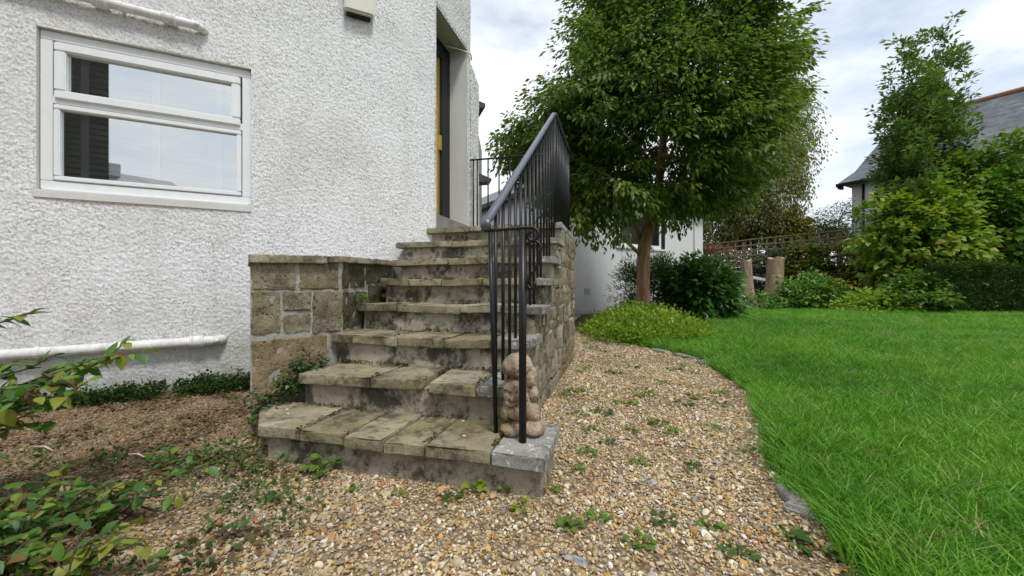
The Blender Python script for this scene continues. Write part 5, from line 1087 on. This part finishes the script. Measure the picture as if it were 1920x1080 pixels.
b1 = (-2.15, 1.55, 0)
bush('leafy_shrub', 'leafy shrub with long arching twigs in front of the white wall', 'shrub', b1, [
    ([b1, pa(-60, 760, 1.5), pa(60, 735, 1.55), pa(150, 700, 1.62), pa(215, 660, 1.68), pa(238, 638, 1.7)], .007), ([b1, pa(-80, 720, 1.45), pa(0, 705, 1.5), pa(60, 690, 1.52), pa(95, 668, 1.55)], .006), ([b1, pa(-40, 800, 1.5), pa(40, 770, 1.5), pa(110, 745, 1.5), pa(165, 715, 1.55)], .006),
    ([b1, pa(-120, 660, 1.5), pa(-40, 615, 1.5), pa(20, 600, 1.5), pa(55, 588, 1.5)], .006), ([b1, pa(-60, 820, 1.4), pa(20, 790, 1.4), pa(70, 770, 1.42)], .006), ([b1, pa(-60, 780, 1.6), pa(50, 720, 1.7), pa(130, 680, 1.75), pa(190, 690, 1.8)], .005), ([b1, pa(-40, 740, 1.6), pa(30, 720, 1.65), pa(105, 715, 1.7)], .005), ([pa(110, 722, 1.58), pa(150, 680, 1.6), pa(200, 668, 1.62), pa(260, 662, 1.65)], .004), ([b1, pa(-60, 800, 1.35), pa(0, 770, 1.35), pa(40, 745, 1.36)], .005), ([b1, pa(-70, 780, 1.45), pa(10, 745, 1.45), pa(75, 728, 1.5), pa(120, 712, 1.52)], .005), ([b1, pa(-80, 740, 1.5), pa(-10, 690, 1.5), pa(35, 676, 1.5)], .005), ([b1, pa(-60, 830, 1.45), pa(30, 800, 1.48), pa(95, 790, 1.5)], .005), ([b1, pa(-90, 760, 1.4), pa(-20, 725, 1.4), pa(45, 735, 1.42), pa(85, 752, 1.45)], .005), ([b1, pa(-50, 760, 1.6), pa(60, 712, 1.66), pa(140, 690, 1.7), pa(178, 672, 1.72)], .005)],
    .058, .013, (6, 4, 1.6, .8))
b2 = (-1.60, 1.30, 0)
br = []
for i in range(85):
    a = random.uniform(0, 6.28); ln = random.uniform(.08, .30); h_ = random.uniform(.03, .19); bx2 = Vector((b2[0] + random.uniform(-.22, .16), b2[1] + random.uniform(-.22, .2), 0)); e_ = bx2 + Vector((math.cos(a) * ln, math.sin(a) * ln * .8, h_)); br.append(([bx2, bx2.lerp(e_, .5) + Vector((0, 0, h_ * .5)), e_], .004))
bush('leafy_plant', 'dense low leafy plant filling the bottom left corner', 'plant', b2, br, .046, .022, (5, 7, 1.5, .4))
b3 = (-1.30, 1.16, 0); br = []
for i in range(14):
    a = random.uniform(0, 6.28); ln = random.uniform(.08, .26); h_ = random.uniform(.03, .14); e_ = Vector(b3) + Vector((math.cos(a) * ln, math.sin(a) * ln * .7, h_)); br.append(([b3, Vector(b3).lerp(e_, .5) + Vector((0, 0, h_ * .6)), e_], .003))
bush('leafy_plant', 'low plant with yellow green leaves at the bottom left edge', 'plant', b3, br, .05, .024, (4, 2, 6, 1))
b4 = (-1.62, 1.88, 0); br = []
for i in range(12):
    a = random.uniform(0, 6.28); ln = random.uniform(.08, .22); h_ = random.uniform(.03, .10); e_ = Vector(b4) + Vector((math.cos(a) * ln, math.sin(a) * ln * .7, h_)); br.append(([b4, Vector(b4).lerp(e_, .5) + Vector((0, 0, h_ * .6)), e_], .003))
bush('leafy_plant', 'small dark plant spreading on brown gravel under the arching twigs', 'plant', b4, br, .045, .026, (3, 8, 1, .5))
